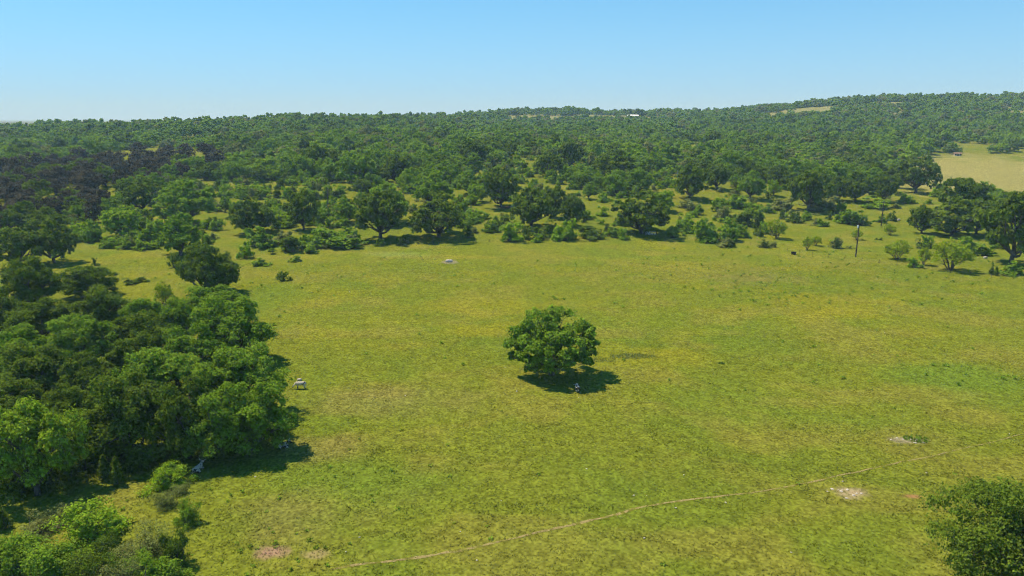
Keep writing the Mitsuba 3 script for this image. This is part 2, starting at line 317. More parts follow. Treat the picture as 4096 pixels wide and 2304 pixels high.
def meadow_colour(p):
    x, y = p.x, p.y
    big, mid = fbm(x / 38, y / 38, 1.3, 3), fbm(x / 7, y / 7, 4.1, 3)
    small, fine = noise(x / 0.9, y / 0.9, 2.0), noise(x / 0.28, y / 0.28, 5.0)
    c = mix((0.144, 0.170, 0.017), (0.120, 0.162, 0.016), smoothstep(0.40, 0.68, big * 0.6 + mid * 0.4))
    c = mix(c, (0.205, 0.184, 0.034), smoothstep(0.46, 0.72, fbm(x / 12 + 9, y / 9, 8.0, 4)) * 0.42)
    c = mix(c, (0.225, 0.212, 0.016), smoothstep(0.52, 0.75, fbm(x / 13 + 31, y / 9, 3.0, 4)) * 0.28 * smoothstep(110, 140, y))
    for q, rx, ry in ((YEL1, 26, 11), (YEL2, 16, 7), (YEL3, 22, 16), (YEL4, 16, 6)):
        c = mix(c, (0.230, 0.212, 0.014), spot(x, y, q, rx, ry, mid) * 0.35)
    for q, rx, ry in ((GREEN1, 14, 8), (GREEN2, 22, 12), (GREEN3, 12, 22), (W3, 14, 9)):
        c = mix(c, (0.105, 0.170, 0.018), spot(x, y, q, rx, ry, mid) * 0.5)
    for q, rx, ry in ((BROWN, 16, 8), (BEIGE2, 9, 6), (PINK2, 9, 5), (BROWN2, 16, 12)):
        c = mix(c, (0.200, 0.165, 0.055), spot(x, y, q, rx, ry, mid) * 0.38)
    c = mix(c, (0.24, 0.29, 0.075), spot(x, y, PALEG, 14, 6, mid) * 0.3)
    c = mix(c, (0.285, 0.262, 0.085), spot(x, y, PASTURE_MIDDLE, 170, 170, mid) * 0.85)
    c = mix(c, (0.24, 0.24, 0.10), smoothstep(700, 1200, y) * 0.7)
    c = c * (0.80 + 0.36 * small) * (0.66 + 0.72 * fine)
    soil = smoothstep(0.25, 0.8, fine * 0.6 + small * 0.6)
    for q, rx, ry, col in ((PINK, 2.2, 1.4, (0.30, 0.20, 0.12)), (PALE, 2.6, 1.7, (0.35, 0.285, 0.16)), (ROCKY, 3.2, 1.4, (0.30, 0.26, 0.16)),
                           (ORANGE, 1.6, 0.8, (0.30, 0.17, 0.07)), (BEIGE, 1.6, 1.0, (0.27, 0.225, 0.09)), (BOULDER, 3.0, 4.0, (0.26, 0.22, 0.16)), (LANE, 9, 4, (0.26, 0.12, 0.09))):
        c = mix(c, mi.Color3f(*col), spot(x, y, q, rx, ry, mid * 0.5 + small * 0.5) * (0.45 + 0.55 * soil))
    return c


def ground_colour(p, n, uv):
    return meadow_colour(p)


def blade_colour(p, n, uv):
    r = cell_rand(dr.floor(p.x / 0.16), dr.floor(p.y / 0.16), 3)
    return meadow_colour(p) * (0.85 + 0.60 * r)


scene['turf'] = {'type': 'diffuse', 'reflectance': mikit.proc(ground_colour)}
scene['grass_blade'] = {'type': 'principledthin', 'base_color': mikit.proc(blade_colour), 'roughness': 0.7, 'diff_trans': 0.9, 'spec_trans': 0.0, 'eta': 1.2}


def leaf(c1, c2, scale=0.35):
    c1, c2 = tuple(map(float, c1)), tuple(map(float, c2))

    def fn(p, n, uv):
        tree = noise(p.x / 9, p.y / 9, 2.5)
        sprig = cell_rand(dr.floor(p.x / scale), dr.floor(p.y / scale), dr.floor(p.z / scale))
        return mix(c1, c2, smoothstep(0.15, 0.85, 0.55 * tree + 0.45 * noise(p.x / 1.7, p.y / 1.7, p.z / 1.7))) * (0.50 + 1.0 * sprig)
    return {'type': 'principledthin', 'base_color': mikit.proc(fn), 'roughness': 0.55, 'diff_trans': 0.85, 'spec_trans': 0.0, 'eta': 1.35}


scene['leaf_dark'] = leaf((0.099, 0.171, 0.016), (0.172, 0.248, 0.028))
scene['leaf_mid'] = leaf((0.161, 0.286, 0.022), (0.236, 0.363, 0.034))
scene['leaf_bright'] = leaf((0.225, 0.375, 0.022), (0.290, 0.425, 0.032))
scene['leaf_olive'] = leaf((0.213, 0.341, 0.02), (0.276, 0.402, 0.03))
scene['leaf_grey'] = leaf((0.196, 0.248, 0.062), (0.27, 0.303, 0.092))
scene['leaf_thicket'] = leaf((0.074, 0.070, 0.046), (0.128, 0.118, 0.076))
scene['leaf_yellow'] = leaf((0.265, 0.370, 0.020), (0.330, 0.415, 0.028))


def bark_fn(p, n, uv):
    return mix((0.060, 0.050, 0.042), (0.150, 0.130, 0.110), fbm(p.x * 6, p.y * 6, p.z * 1.5, 2))


scene['bark'] = {'type': 'diffuse', 'reflectance': mikit.proc(bark_fn)}


def stone_fn(p, n, uv):
    return mix((0.34, 0.31, 0.24), (0.58, 0.55, 0.46), fbm(p.x * 3, p.y * 3, p.z * 3, 3))


scene['limestone'] = {'type': 'diffuse', 'reflectance': mikit.proc(stone_fn)}


def timber_fn(p, n, uv):
    return mix((0.055, 0.042, 0.032), (0.120, 0.095, 0.075), fbm(p.x * 9, p.y * 9, p.z * 0.8, 2))


scene['timber'] = {'type': 'diffuse', 'reflectance': mikit.proc(timber_fn)}
scene['dead_wood'] = {'type': 'diffuse', 'reflectance': rgb(0.23, 0.16, 0.12)}
scene['galvanised'] = {'type': 'principled', 'base_color': rgb(0.62, 0.62, 0.66), 'roughness': 0.45, 'metallic': 0.3}
scene['wire_metal'] = {'type': 'principled', 'base_color': rgb(0.25, 0.24, 0.23), 'roughness': 0.5, 'metallic': 0.6}
scene['black_plastic'] = {'type': 'principled', 'base_color': rgb(0.010, 0.010, 0.012), 'roughness': 0.4}
scene['white_paint'] = {'type': 'diffuse', 'reflectance': rgb(0.80, 0.79, 0.75)}
scene['pale_wall'] = {'type': 'diffuse', 'reflectance': rgb(0.55, 0.47, 0.38)}
scene['red_roof'] = {'type': 'diffuse', 'reflectance': rgb(0.27, 0.19, 0.14)}
scene['dark_glass'] = {'type': 'principled', 'base_color': rgb(0.02, 0.025, 0.03), 'roughness': 0.15}
scene['grey_can'] = {'type': 'principled', 'base_color': rgb(0.62, 0.65, 0.66), 'roughness': 0.4}
scene['porcelain'] = {'type': 'principled', 'base_color': rgb(0.35, 0.25, 0.2), 'roughness': 0.3}
scene['hide'] = {'type': 'diffuse', 'reflectance': {'type': 'mesh_attribute', 'name': 'vertex_color'}}
scene['horn_bone'] = {'type': 'principled', 'base_color': rgb(0.72, 0.66, 0.52), 'roughness': 0.4}


def track_fn(p, n, uv):
    g = smoothstep(0.45, 0.75, noise(p.x / 0.5, p.y / 0.5, 1.0))
    return mix((0.26, 0.22, 0.085), (0.165, 0.165, 0.03), g) * (0.75 + 0.5 * noise(p.x / 0.2, p.y / 0.2, 7.0))


scene['trodden_soil'] = {'type': 'diffuse', 'reflectance': mikit.proc(track_fn)}

# ---- helpers ----
counts = {}


def key_for(name):
    n = counts.get(name, 0)
    counts[name] = n + 1
    return name if n == 0 else f'{name}_{n:03d}'


def tag(key, label, category, group=None, kind=None):
    labels[key] = {'label': label}
    if category:
        labels[key]['category'] = category
    if group:
        labels[key]['group'] = group
    if kind:
        labels[key]['kind'] = kind


def tube(pts, radii, sides=5):
    pts, radii = np.asarray(pts, float), np.asarray(radii, float)
    d = np.gradient(pts, axis=0)
    d /= np.linalg.norm(d, axis=1, keepdims=True) + 1e-9
    a = np.cross(d, np.where(np.abs(d[:, 2:3]) < 0.9, [[0, 0, 1.0]], [[1.0, 0, 0]]))
    a /= np.linalg.norm(a, axis=1, keepdims=True) + 1e-9
    b = np.cross(d, a)
    g = np.arange(sides) * 2 * np.pi / sides
    v = pts[:, None] + radii[:, None, None] * (np.cos(g)[None, :, None] * a[:, None] + np.sin(g)[None, :, None] * b[:, None])
    n = len(pts)
    i, j = np.meshgrid(np.arange(n - 1), np.arange(sides), indexing='ij')
    q = np.stack([i * sides + j, i * sides + (j + 1) % sides, (i + 1) * sides + (j + 1) % sides, (i + 1) * sides + j], -1).reshape(-1, 4)
    f = np.vstack([q[:, [0, 1, 2]], q[:, [0, 2, 3]]])
    cap = np.array([[(n - 1) * sides, (n - 1) * sides + k, (n - 1) * sides + k + 1] for k in range(1, sides - 1)] + [[0, k + 1, k] for k in range(1, sides - 1)])
    return v.reshape(-1, 3), np.vstack([f, cap])


def join(parts):
    vs, fs, at = [], [], 0
    for v, f in parts:
        vs.append(v)
        fs.append(np.asarray(f) + at)
        at += len(v)
    return np.vstack(vs), np.vstack(fs)


def box(x0, x1, y0, y1, z0, z1, bevel=0.0):
    m = trimesh.creation.box(bounds=[[x0, y0, z0], [x1, y1, z1]])
    return np.array(m.vertices), np.array(m.faces)


def curve(a, b, rng, bend=0.12, n=5):
    a, b = np.asarray(a, float), np.asarray(b, float)
    u = np.linspace(0, 1, n)[:, None]
    side = rng.normal(size=3) * np.linalg.norm(b - a) * bend
    return a * (1 - u) + b * u + side * np.sin(np.pi * u)


def unit(v):
    return v / (np.linalg.norm(v, axis=-1, keepdims=True) + 1e-9)


def leaves(rng, clumps, per, size, up=0.30, jit=0.45, aspect=0.62, low=-0.6, sprig=8, spread=0.24):
    """Folded leaves in sprigs that stick out of the shells of many clumps (x, y, z, rx, ry, rz), with dark gaps between the sprigs."""
    c = np.repeat(clumps, max(per // sprig, 1), axis=0)
    n = len(c)
    d = unit(rng.normal(size=(n, 3)))
    d[:, 2] = np.where(d[:, 2] < low * rng.random(n), -d[:, 2], d[:, 2])
    r = rng.uniform(0.60, 1.16, n)
    c, d, r = (np.repeat(q, sprig, axis=0) for q in (c, d, r))
    n = len(c)
    p = c[:, :3] + d * c[:, 3:] * r[:, None]
    if sprig > 1:
        p = p + rng.normal(size=(n, 3)) * c[:, 3:] * spread
    nor = unit(d + [0, 0, up] + rng.normal(size=(n, 3)) * jit)
    t = unit(np.cross(nor, rng.normal(size=(n, 3))))
    s = np.cross(nor, t)
    z = size * rng.uniform(0.6, 1.35, n)[:, None]
    lift = nor * z * rng.uniform(-0.1, 0.35, n)[:, None]
    v = np.stack([p + t * z + lift, p + s * z * aspect, p - t * z + lift * 0.5, p - s * z * aspect], 1).reshape(-1, 3)
    k = np.arange(n)[:, None] * 4
    return v, np.vstack([k + [0, 1, 3], k + [1, 2, 3]])


def oak_clumps(rng, w, h, m, sub, squat=1.0):
    """A crown of m big lobes set unevenly over a dome, each lobe a handful of leaf clumps: rows x, y, z, rx, ry, rz; and the lobes."""
    k = np.arange(m) + 0.5
    zz = 1 - 1.72 * k / m
    ph = k * 2.399963 + rng.uniform(0, 6)
    rr = np.sqrt(np.maximum(0, 1 - zz ** 2))
    d = unit(np.stack([rr * np.cos(ph), rr * np.sin(ph), zz], 1) + rng.normal(size=(m, 3)) * 0.16)
    ax = rng.uniform(0.85, 1.0, 2)
    rad = rng.uniform(0.72, 1.06, m)
    lr = w * rng.uniform(0.13, 0.22, m)
    zs = np.where(d[:, 2] > 0, 0.42 * h, 0.34 * h)
    lob = np.stack([d[:, 0] * rad * w * 0.34 * ax[0], d[:, 1] * rad * w * 0.34 * ax[1], 0.44 * h + d[:, 2] * rad * zs, lr, lr * rng.uniform(0.7, 0.9, m)], 1)
    lob = np.vstack([lob, [[0, 0, 0.5 * h, 0.24 * w, 0.22 * w]]])
    cl = []
    for lx, ly, lz, a, b_ in lob:
        dd = unit(rng.normal(size=(sub, 3)))
        dd[:, 2] = np.where(rng.random(sub) < 0.6, np.abs(dd[:, 2]), dd[:, 2])
        q = rng.uniform(0.24, 0.44, sub) * a
        cl.append(np.stack([lx + dd[:, 0] * a * 0.74, ly + dd[:, 1] * a * 0.74, np.maximum(lz + dd[:, 2] * b_ * 0.74, q * 0.8 + 0.04 * h), q * 1.1, q * 1.1, q * 0.9], 1))
    return np.vstack(cl), lob


def oak_trunk(rng, clumps, lob, w, h, sides, twigs):
    r0 = 0.030 * w
    fork = np.array([rng.normal() * 0.02 * w, rng.normal() * 0.02 * w, 0.15 * h])
    parts = [tube(curve([0, 0, -0.4], fork, rng, 0.05, 4), np.array([1.35, 1.0, 0.9, 0.95]) * r0, sides)]
    ends = lob[:, :3] * [0.8, 0.8, 0.88]
    for e in ends:
        parts.append(tube(curve(fork - [0, 0, r0 * 0.4], e, rng, 0.10, 5), np.linspace(0.58, 0.20, 5) * r0, sides))
    for c in clumps[rng.permutation(len(clumps))[:twigs], :3]:
        e = ends[np.argmin(np.linalg.norm(ends - c, axis=1))]
        parts.append(tube(curve(e, c, rng, 0.10, 3), np.array([0.24, 0.15, 0.06]) * r0, 4))
    return join(parts)


def group(key, **parts):
    scene[key] = {'type': 'shapegroup', **{k: mikit.ply(m, b) for k, (m, b) in parts.items()}}


PROTO = {}


def oak_protos(tier, bsdfs, variants, m, sub, per, size, twigs, sides, trunk=True, sprig=8, jit=0.45):
    for v in range(variants):
        rng = np.random.default_rng(1000 * len(PROTO) + 17 * v + 5)
        w, h = 14.0, 9.5
        clumps, ldir = oak_clumps(rng, w, h, m + int(rng.integers(-1, 3)), sub)
        crown = leaves(rng, clumps, per, size, sprig=sprig, jit=jit)
        stem = oak_trunk(rng, clumps, ldir, w, h, sides, twigs) if trunk else None
        w, h = 2 * float(np.percentile(np.hypot(crown[0][:, 0], crown[0][:, 1]), 97.5)), float(np.percentile(crown[0][:, 2], 99.0))
        for b in bsdfs:
            k = f'proto_{tier}_{b}_{v}'
            parts = {'crown': (crown, b)}
            if trunk:
                parts['trunk'] = (stem, 'bark')
            group(k, **parts)
            PROTO.setdefault((tier, b), []).append((k, w, h))


oak_protos('near', ['leaf_dark', 'leaf_mid'], 5, 18, 7, 228, 0.19, 40, 7, sprig=12, jit=0.36)
oak_protos('near', ['leaf_olive'], 1, 17, 7, 228, 0.19, 40, 7, sprig=12, jit=0.36)
oak_protos('middle', ['leaf_dark', 'leaf_mid'], 6, 15, 5, 56, 0.42, 16, 5, sprig=7)
oak_protos('middle', ['leaf_bright'], 2, 13, 5, 56, 0.40, 16, 5, sprig=7)
oak_protos('distant', ['leaf_dark', 'leaf_mid', 'leaf_bright', 'leaf_grey'], 4, 9, 3, 21, 0.85, 0, 3, False, sprig=3, jit=0.30)
oak_protos('farthest', ['leaf_dark', 'leaf_mid', 'leaf_grey'], 4, 7, 2, 12, 1.5, 0, 3, False, sprig=1, jit=0.25)

rng = np.random.default_rng(9)   # the lone oak: a tall middle dome, a shoulder on either side, limbs showing below
lobes = np.array([[-2.6, -2.4, 2.7, 1.8, 1.1], [1.6, -3.6, 2.7, 1.8, 1.1], [-4.2, -3.4, 2.9, 1.8, 1.2], [4.4, -3.6, 3.3, 1.7, 1.2], [-6.0, -0.5, 3.2, 1.4, 1.1], [6.2, 0.5, 3.4, 1.5, 1.2], [-1.6, 0.4, 8.3, 3.3, 2.9], [1.4, 0.8, 8.6, 3.2, 2.6], [0.2, -2.2, 7.2, 3.4, 2.6], [5.2, 0.4, 6.7, 2.7, 2.3], [6.0, -0.8, 4.9, 2.0, 1.7], [-4.9, -0.2, 6.2, 2.9, 2.2], [-6.3, 0.2, 4.6, 1.9, 1.5], [-3.4, -3.6, 5.0, 2.7, 2.0],
                  [0.4, -5.2, 4.9, 2.7, 1.9], [3.6, -3.9, 5.2, 2.6, 2.0], [-3.0, 4.2, 5.6, 3.0, 2.2], [1.5, 5.2, 5.4, 3.0, 2.2], [4.6, 3.6, 5.4, 2.6, 2.0], [-5.4, -2.4, 3.4, 1.5, 1.1], [5.2, -2.6, 3.5, 1.6, 1.2], [-0.5, 0.0, 6.0, 3.4, 2.2], [-1.4, -4.6, 3.6, 2.2, 1.5], [2.2, -4.4, 3.6, 2.0, 1.4], [0.2, -3.0, 5.6, 3.0, 2.2]])
cl = []
for lx, ly, lz, lr, lh in lobes:
    for _ in range(7):
        d_ = unit(rng.normal(size=3))
        d_[2] = abs(d_[2]) if rng.random() < 0.7 else d_[2]
        q_ = rng.uniform(0.22, 0.40) * lr
        cl.append([lx + d_[0] * lr * 0.72, ly + d_[1] * lr * 0.72, lz + d_[2] * lh * 0.72, q_ * 1.1, q_ * 1.1, q_ * 0.9])
cl = np.array(cl)
stems = [tube(curve([0, 0, -0.4], [0.2, 0, 1.5], rng, 0.04, 4), [0.62, 0.48, 0.44, 0.46], 8)]
for lx, ly, lz, lr, lh in lobes:
    stems.append(tube(curve([0.2, 0, 1.3], [lx * 0.8, ly * 0.8, lz * 0.86], rng, 0.10, 6), np.linspace(0.30, 0.09, 6), 6))
for c_ in cl:
    q_ = lobes[np.argmin(np.linalg.norm(lobes[:, :3] - c_[:3], axis=1)), :3] * [0.8, 0.8, 0.86]
    stems.append(tube(curve(q_, c_[:3], rng, 0.1, 3), [0.08, 0.05, 0.02], 4))
group('proto_lone_oak', crown=(leaves(rng, cl, 210, 0.23, sprig=15), 'leaf_mid'), trunk=(join(stems), 'bark'))
PROTO[('lone', '')] = [('proto_lone_oak', 16.2, 11.2)]
group('proto_dome_oak', crown=(leaves(rng, np.vstack([cl, cl * [0.8, 0.8, 0.8, 1, 1, 1]]), 180, 0.22, sprig=15), 'leaf_dark'), trunk=(join(stems), 'bark'))
PROTO[('dome', '')] = [('proto_dome_oak', 16.2, 11.2)]
rng = np.random.default_rng(71)   # the oak at the lower right corner, near enough to need small leaves
cl, lob = oak_clumps(rng, 14.0, 9.5, 26, 9)
group('proto_corner_oak', crown=(leaves(rng, cl, 264, 0.105, sprig=12, spread=0.22, jit=0.40, up=0.40), 'leaf_dark'), trunk=(oak_trunk(rng, cl, lob, 14.0, 9.5, 8, 60), 'bark'))
PROTO[('corner', '')] = [('proto_corner_oak', 13.0, 9.4)]


for v in range(4):   # brown-grey trees of the dark thicket: many fine twigs
    rng = np.random.default_rng(400 + v)
    cl, ld = oak_clumps(rng, 12.0, 9.0, 14, 5)
    cl[:, 5] *= 1.4
    cl[:, 2] -= 0.4
    group(f'proto_thicket_{v}', crown=(leaves(rng, cl, 56, 0.42, up=0.4, jit=0.8, aspect=0.3, sprig=7), 'leaf_thicket'), trunk=(oak_trunk(rng, cl, ld, 12.0, 9.0, 5, 12), 'bark'))
    PROTO.setdefault(('thicket', ''), []).append((f'proto_thicket_{v}', 12.0, 9.0))


def bush_protos(tier, bsdf, variants, m, per, size):
    for v in range(variants):
        rng = np.random.default_rng(700 + v + 31 * len(PROTO))
        w, h = 4.0, 2.6
        heads = np.stack([rng.uniform(-1.3, 1.3, 4), rng.uniform(-1.0, 1.0, 4), rng.uniform(0.9, 2.2, 4)], 1)
        pick_ = rng.integers(0, 4, m)
        pos = heads[pick_] * rng.uniform(0.35, 1.1, (m, 1)) + rng.normal(size=(m, 3)) * [0.38, 0.38, 0.28]
        r = w * rng.uniform(0.055, 0.15, m)
        pos[:, 2] = np.clip(pos[:, 2], r * 0.6, 2.6)
        cl = np.hstack([pos, np.stack([r, r, r * rng.uniform(0.8, 1.3, m)], 1)])
        skirt = np.stack([rng.normal(size=m // 2) * 0.9, rng.normal(size=m // 2) * 0.75, np.full(m // 2, 0.3), *[np.full(m // 2, 0.45)] * 2, np.full(m // 2, 0.35)], 1)
        cl = np.vstack([cl, skirt])
        stems = join([tube(curve([c[0] * 0.25, c[1] * 0.25, -0.2], c[:3], rng, 0.12, 4), [0.06, 0.045, 0.03, 0.015], 4) for c in cl[:m]])
        fol = leaves(rng, cl, per, size, sprig=8 if per > 40 else 4, jit=0.55, spread=0.32)
        w, h = 2 * float(np.percentile(np.abs(fol[0][:, :2]), 97)), float(np.percentile(fol[0][:, 2], 99))
        k = f'proto_{tier}_{bsdf}_{v}'
        group(k, foliage=(fol, bsdf), stem=(stems, 'bark'))
        PROTO.setdefault((tier, bsdf), []).append((k, w, h))


bush_protos('near_bush', 'leaf_mid', 3, 30, 200, 0.075)
bush_protos('near_bush', 'leaf_bright', 2, 30, 200, 0.075)
bush_protos('near_bush', 'leaf_grey', 2, 30, 130, 0.065)
bush_protos('near_bush', 'leaf_dark', 2, 30, 200, 0.075)
bush_protos('bush', 'leaf_mid', 4, 16, 48, 0.22)
bush_protos('bush', 'leaf_dark', 4, 16, 48, 0.22)
bush_protos('bush', 'leaf_bright', 4, 16, 48, 0.22)
bush_protos('bush', 'leaf_grey', 4, 16, 40, 0.20)

for v in range(3):   # mesquite: stems fanning out of one foot into an airy crown
    rng = np.random.default_rng(820 + v)
    w, h, m = 10.0, 7.5, 60
    a, q = rng.uniform(0, 6.28, m), np.sqrt(rng.random(m)) * 0.46
    z = h * (0.92 - 1.3 * q ** 2) * rng.uniform(0.42, 1.0, m)
    r = w * rng.uniform(0.05, 0.11, m)
    cl = np.stack([np.cos(a) * q * w, np.sin(a) * q * w, z, r, r, r * 0.9], 1)
    st = [tube(curve([np.cos(t) * 0.12, np.sin(t) * 0.12, -0.3], [np.cos(t) * w * 0.22, np.sin(t) * w * 0.22, h * 0.52], rng, 0.06, 5), [0.17, 0.15, 0.12, 0.09, 0.06], 5) for t in np.arange(7) * 0.9 + rng.uniform(0, 1, 7) * 0.5]
    st += [tube(curve([c[0] * 0.42, c[1] * 0.42, c[2] * 0.55], c[:3], rng, 0.08, 3), [0.07, 0.04, 0.02], 4) for c in cl]
    group(f'proto_mesquite_{v}', crown=(leaves(rng, cl, 70, 0.26, aspect=0.45, jit=0.7, sprig=7, spread=0.3), 'leaf_yellow'), trunk=(join(st), 'bark'))
    PROTO.setdefault(('mesquite', ''), []).append((f'proto_mesquite_{v}', w, h))

for v in range(2):   # slim juniper
    rng = np.random.default_rng(860 + v)
    m = 26
    z = np.linspace(0.25, 3.3, m)
    rr = 0.62 * (1 - (z / 3.7) ** 1.6)
    a = np.arange(m) * 2.4
    cl = np.stack([np.cos(a) * rr * 0.5, np.sin(a) * rr * 0.5, z, rr * 0.7 + 0.1, rr * 0.7 + 0.1, rr * 0 + 0.32], 1)
    group(f'proto_juniper_{v}', crown=(leaves(rng, cl, 90, 0.10, up=0.8), 'leaf_dark'), trunk=(tube([[0, 0, -0.2], [0, 0.03, 1.6], [0, 0, 3.2]], [0.09, 0.06, 0.02], 5), 'bark'))
    PROTO.setdefault(('juniper', ''), []).append((f'proto_juniper_{v}', 1.7, 3.6))

pick = random.Random(11)


def stand(name, tier, bsdf, x, y, w, h, label, category, grp=None, sink=0.0, proto=None, rot=None):
    """One plant: an entry of its own that stands on the ground at x, y, w metres wide and h metres high."""
    k, pw, ph = PROTO[(tier, bsdf)][pick.randrange(len(PROTO[(tier, bsdf)])) if proto is None else proto]
    key = key_for(name)
    scene[key] = {'type': 'instance', 'group': {'type': 'ref', 'id': k},
                  'to_world': T().translate([x, y, float(ground_z(x, y)) - sink]).rotate([0, 0, 1], pick.uniform(0, 360) if rot is None else rot).scale([w / pw, w / pw, h / ph])}
    tag(key, label, category, grp)
    return key


# ---- ground: one sheet out to the horizon ----
def spread(lo, hi, step, outer, grow=1.22):
    xs = list(np.arange(lo, hi + 1e-6, step))
    s = step
    while xs[-1] < outer[1]:
        s *= grow
        xs.append(min(xs[-1] + min(s, outer[1] - xs[-1] + 1e-6), outer[1]))
        if outer[1] - xs[-1] < 1e-3:
            break
    s = step
    while xs[0] > outer[0]:
        s *= grow
        xs.insert(0, max(xs[0] - s, outer[0]))
    return np.array(xs)


gx, gy = spread(-230, 230, 2.0, (-3200, 3200), 1.07), spread(40, 330, 2.0, (-500, 3300), 1.05)
X, Y = np.meshgrid(gx, gy)
gv = np.stack([X, Y, ground_z(X, Y)], -1).reshape(-1, 3)
i, j = np.meshgrid(np.arange(len(gy) - 1), np.arange(len(gx) - 1), indexing='ij')
o = i * len(gx) + j
gf = np.stack([o, o + 1, o + len(gx) + 1, o + len(gx)], -1).reshape(-1, 4)
gf = np.vstack([gf[:, [0, 1, 2]], gf[:, [0, 2, 3]]])
scene['ground'] = mikit.ply((gv, gf), 'turf', smooth=True)
tag('ground', 'yellow-green pasture meadow and the rising wooded hills behind it', None, kind='structure')

# cattle path: a narrow worn strip across the meadow
tr = np.array(TRAIL)
seg = np.r_[0, np.cumsum(np.linalg.norm(np.diff(tr, axis=0), axis=1))]
u = np.arange(0, seg[-1], 0.25)
cx_, cy_ = PchipInterpolator(seg, tr[:, 0])(u), PchipInterpolator(seg, tr[:, 1])(u)
wob = (meshkit.fbm(np.stack([u / 4, u * 0, u * 0], 1), 3, 2) - 0.5)
wid = 0.15 * (0.35 + 1.3 * meshkit.fbm(np.stack([u / 2.2, u * 0 + 4, u * 0], 1), 3, 8)) * np.interp(u, [0, 8, seg[-1] * 0.55, seg[-1]], [1.1, 1.35, 1.0, 0.45])
tx, ty = np.gradient(cx_), np.gradient(cy_)
nl = np.hypot(tx, ty)
nx, ny = -ty / nl, tx / nl
cx_, cy_ = cx_ + nx * wob * 0.5, cy_ + ny * wob * 0.5
L, R = np.stack([cx_ + nx * wid, cy_ + ny * wid], 1), np.stack([cx_ - nx * wid, cy_ - ny * wid], 1)


def sheet_z(x, y):
    """Height of the ground sheet itself, between its grid points."""
    a = np.clip(np.searchsorted(gx, x) - 1, 0, len(gx) - 2)
    b = np.clip(np.searchsorted(gy, y) - 1, 0, len(gy) - 2)
    Z = gv[:, 2].reshape(len(gy), len(gx))
    fx, fy = (x - gx[a]) / (gx[a + 1] - gx[a]), (y - gy[b]) / (gy[b + 1] - gy[b])
    return np.maximum.reduce([Z[b, a] * (1 - fx) * (1 - fy) + Z[b, a + 1] * fx * (1 - fy) + Z[b + 1, a] * (1 - fx) * fy + Z[b + 1, a + 1] * fx * fy])


pv = np.stack([L, R], 1).reshape(-1, 2)
pv = np.hstack([pv, (sheet_z(pv[:, 0], pv[:, 1]) + 0.02)[:, None]])
k = np.arange(len(u) - 1)[:, None] * 2
scene['path'] = mikit.ply((pv, np.vstack([k + [0, 1, 3], k + [0, 3, 2]])), 'trodden_soil', smooth=True)
tag('path', 'thin pale cattle path worn across the meadow', None, kind='structure')

# ---- grass tufts on the meadow ----
for v in range(9):
    rng = np.random.default_rng(90 + v)
    n, sz = (900, 480, 240)[v // 3], 8.0
    c = np.stack([rng.uniform(-sz / 2, sz / 2, n), rng.uniform(-sz / 2, sz / 2, n)], 1)
    c = c[np.argsort(rng.random(n))]
    dens = meshkit.noise(np.stack([c[:, 0] / 1.1, c[:, 1] / 1.1, c[:, 0] * 0 + v * 7], 1))
    c = c[rng.random(n) < 0.35 + 0.65 * dens]
    n = len(c)
    V, F = [], []
    for b in range(4):
        a = rng.uniform(0, 6.28, n)
        w_, h_ = rng.uniform(0.03, 0.075, n), rng.uniform(0.04, 0.12, n) * (0.6 + 0.8 * rng.random(n))
        lean = rng.normal(size=(n, 2)) * 0.09
        p0 = np.stack([c[:, 0] + np.cos(a) * w_, c[:, 1] + np.sin(a) * w_, -0.03 + 0 * a], 1)
        p1 = np.stack([c[:, 0] - np.cos(a) * w_, c[:, 1] - np.sin(a) * w_, -0.03 + 0 * a], 1)
        p2 = np.stack([c[:, 0] + lean[:, 0], c[:, 1] + lean[:, 1], h_], 1)
        V.append(np.stack([p0, p1, p2], 1).reshape(-1, 3))
    V = np.vstack(V)
    group(f'proto_tufts_{v}', blades=((V, np.arange(len(V)).reshape(-1, 3)), 'grass_blade'))


def shear(x, y, e=1.5):
    gxs, gys = float(ground_z(x + e, y) - ground_z(x - e, y)) / (2 * e), float(ground_z(x, y + e) - ground_z(x, y - e)) / (2 * e)
    return T([[1, 0, 0, x], [0, 1, 0, y], [gxs, gys, 1, float(ground_z(x, y))], [0, 0, 0, 1]])


ng = 0
for yy in np.arange(52, 236, 8.0):
    for xx in np.arange(-152, 153, 8.0):
        if abs(xx) > 0.78 * yy + 12:
            continue
        ng += 1
        scene[f'grass__{ng:03d}'] = {'type': 'instance', 'group': {'type': 'ref', 'id': f'proto_tufts_{pick.randrange(3) + (0 if yy < 105 else 3 if yy < 155 else 6)}'},
                                     'to_world': shear(xx, yy).rotate([0, 0, 1], 90.0 * pick.randrange(4))}
tag('grass', 'short yellow-green grass tufts covering the meadow', None, kind='stuff')

# ---- trees and bushes that stand out one by one ----
LEAF = {'O': 'leaf_dark', 'M': 'leaf_mid', 'G': 'leaf_bright', 'B': 'leaf_mid', 'N': 'leaf_bright', 'X': 'leaf_grey'}
hand = []
for n_, (kind, x, y, w, h, label) in enumerate(TREES):
    hand.append((x, y, w))
    if kind == 'Q' or (kind == 'G' and w < 5.2):
        stand('mesquite_tree', 'mesquite', '', x, y, w, h, label, 'tree', proto=1 if w < 5 else (0, 2)[n_ % 2])
    else:
        if label.startswith('lone'):
            stand('oak_tree', 'lone', '', x, y, w, h, label, 'tree', rot=0)
            continue
        if kind == 'C' or 'dome-shaped dark oak' in label:
            stand('oak_tree', 'corner' if kind == 'C' else 'dome', '', x, y, w, h, label, 'tree', rot=115, sink=0.2)
            continue
        near = y < 195
        stand('oak_tree', 'near' if near else 'middle', 'leaf_olive' if near and kind == 'G' else LEAF[kind], x, y, w * (1.02 if near else 0.98), h * (1.10 if near else 1.0), label, 'tree', sink=0.2)
for n_, (x, y, w, h) in enumerate(THICKET):
    hand.append((x, y, w))
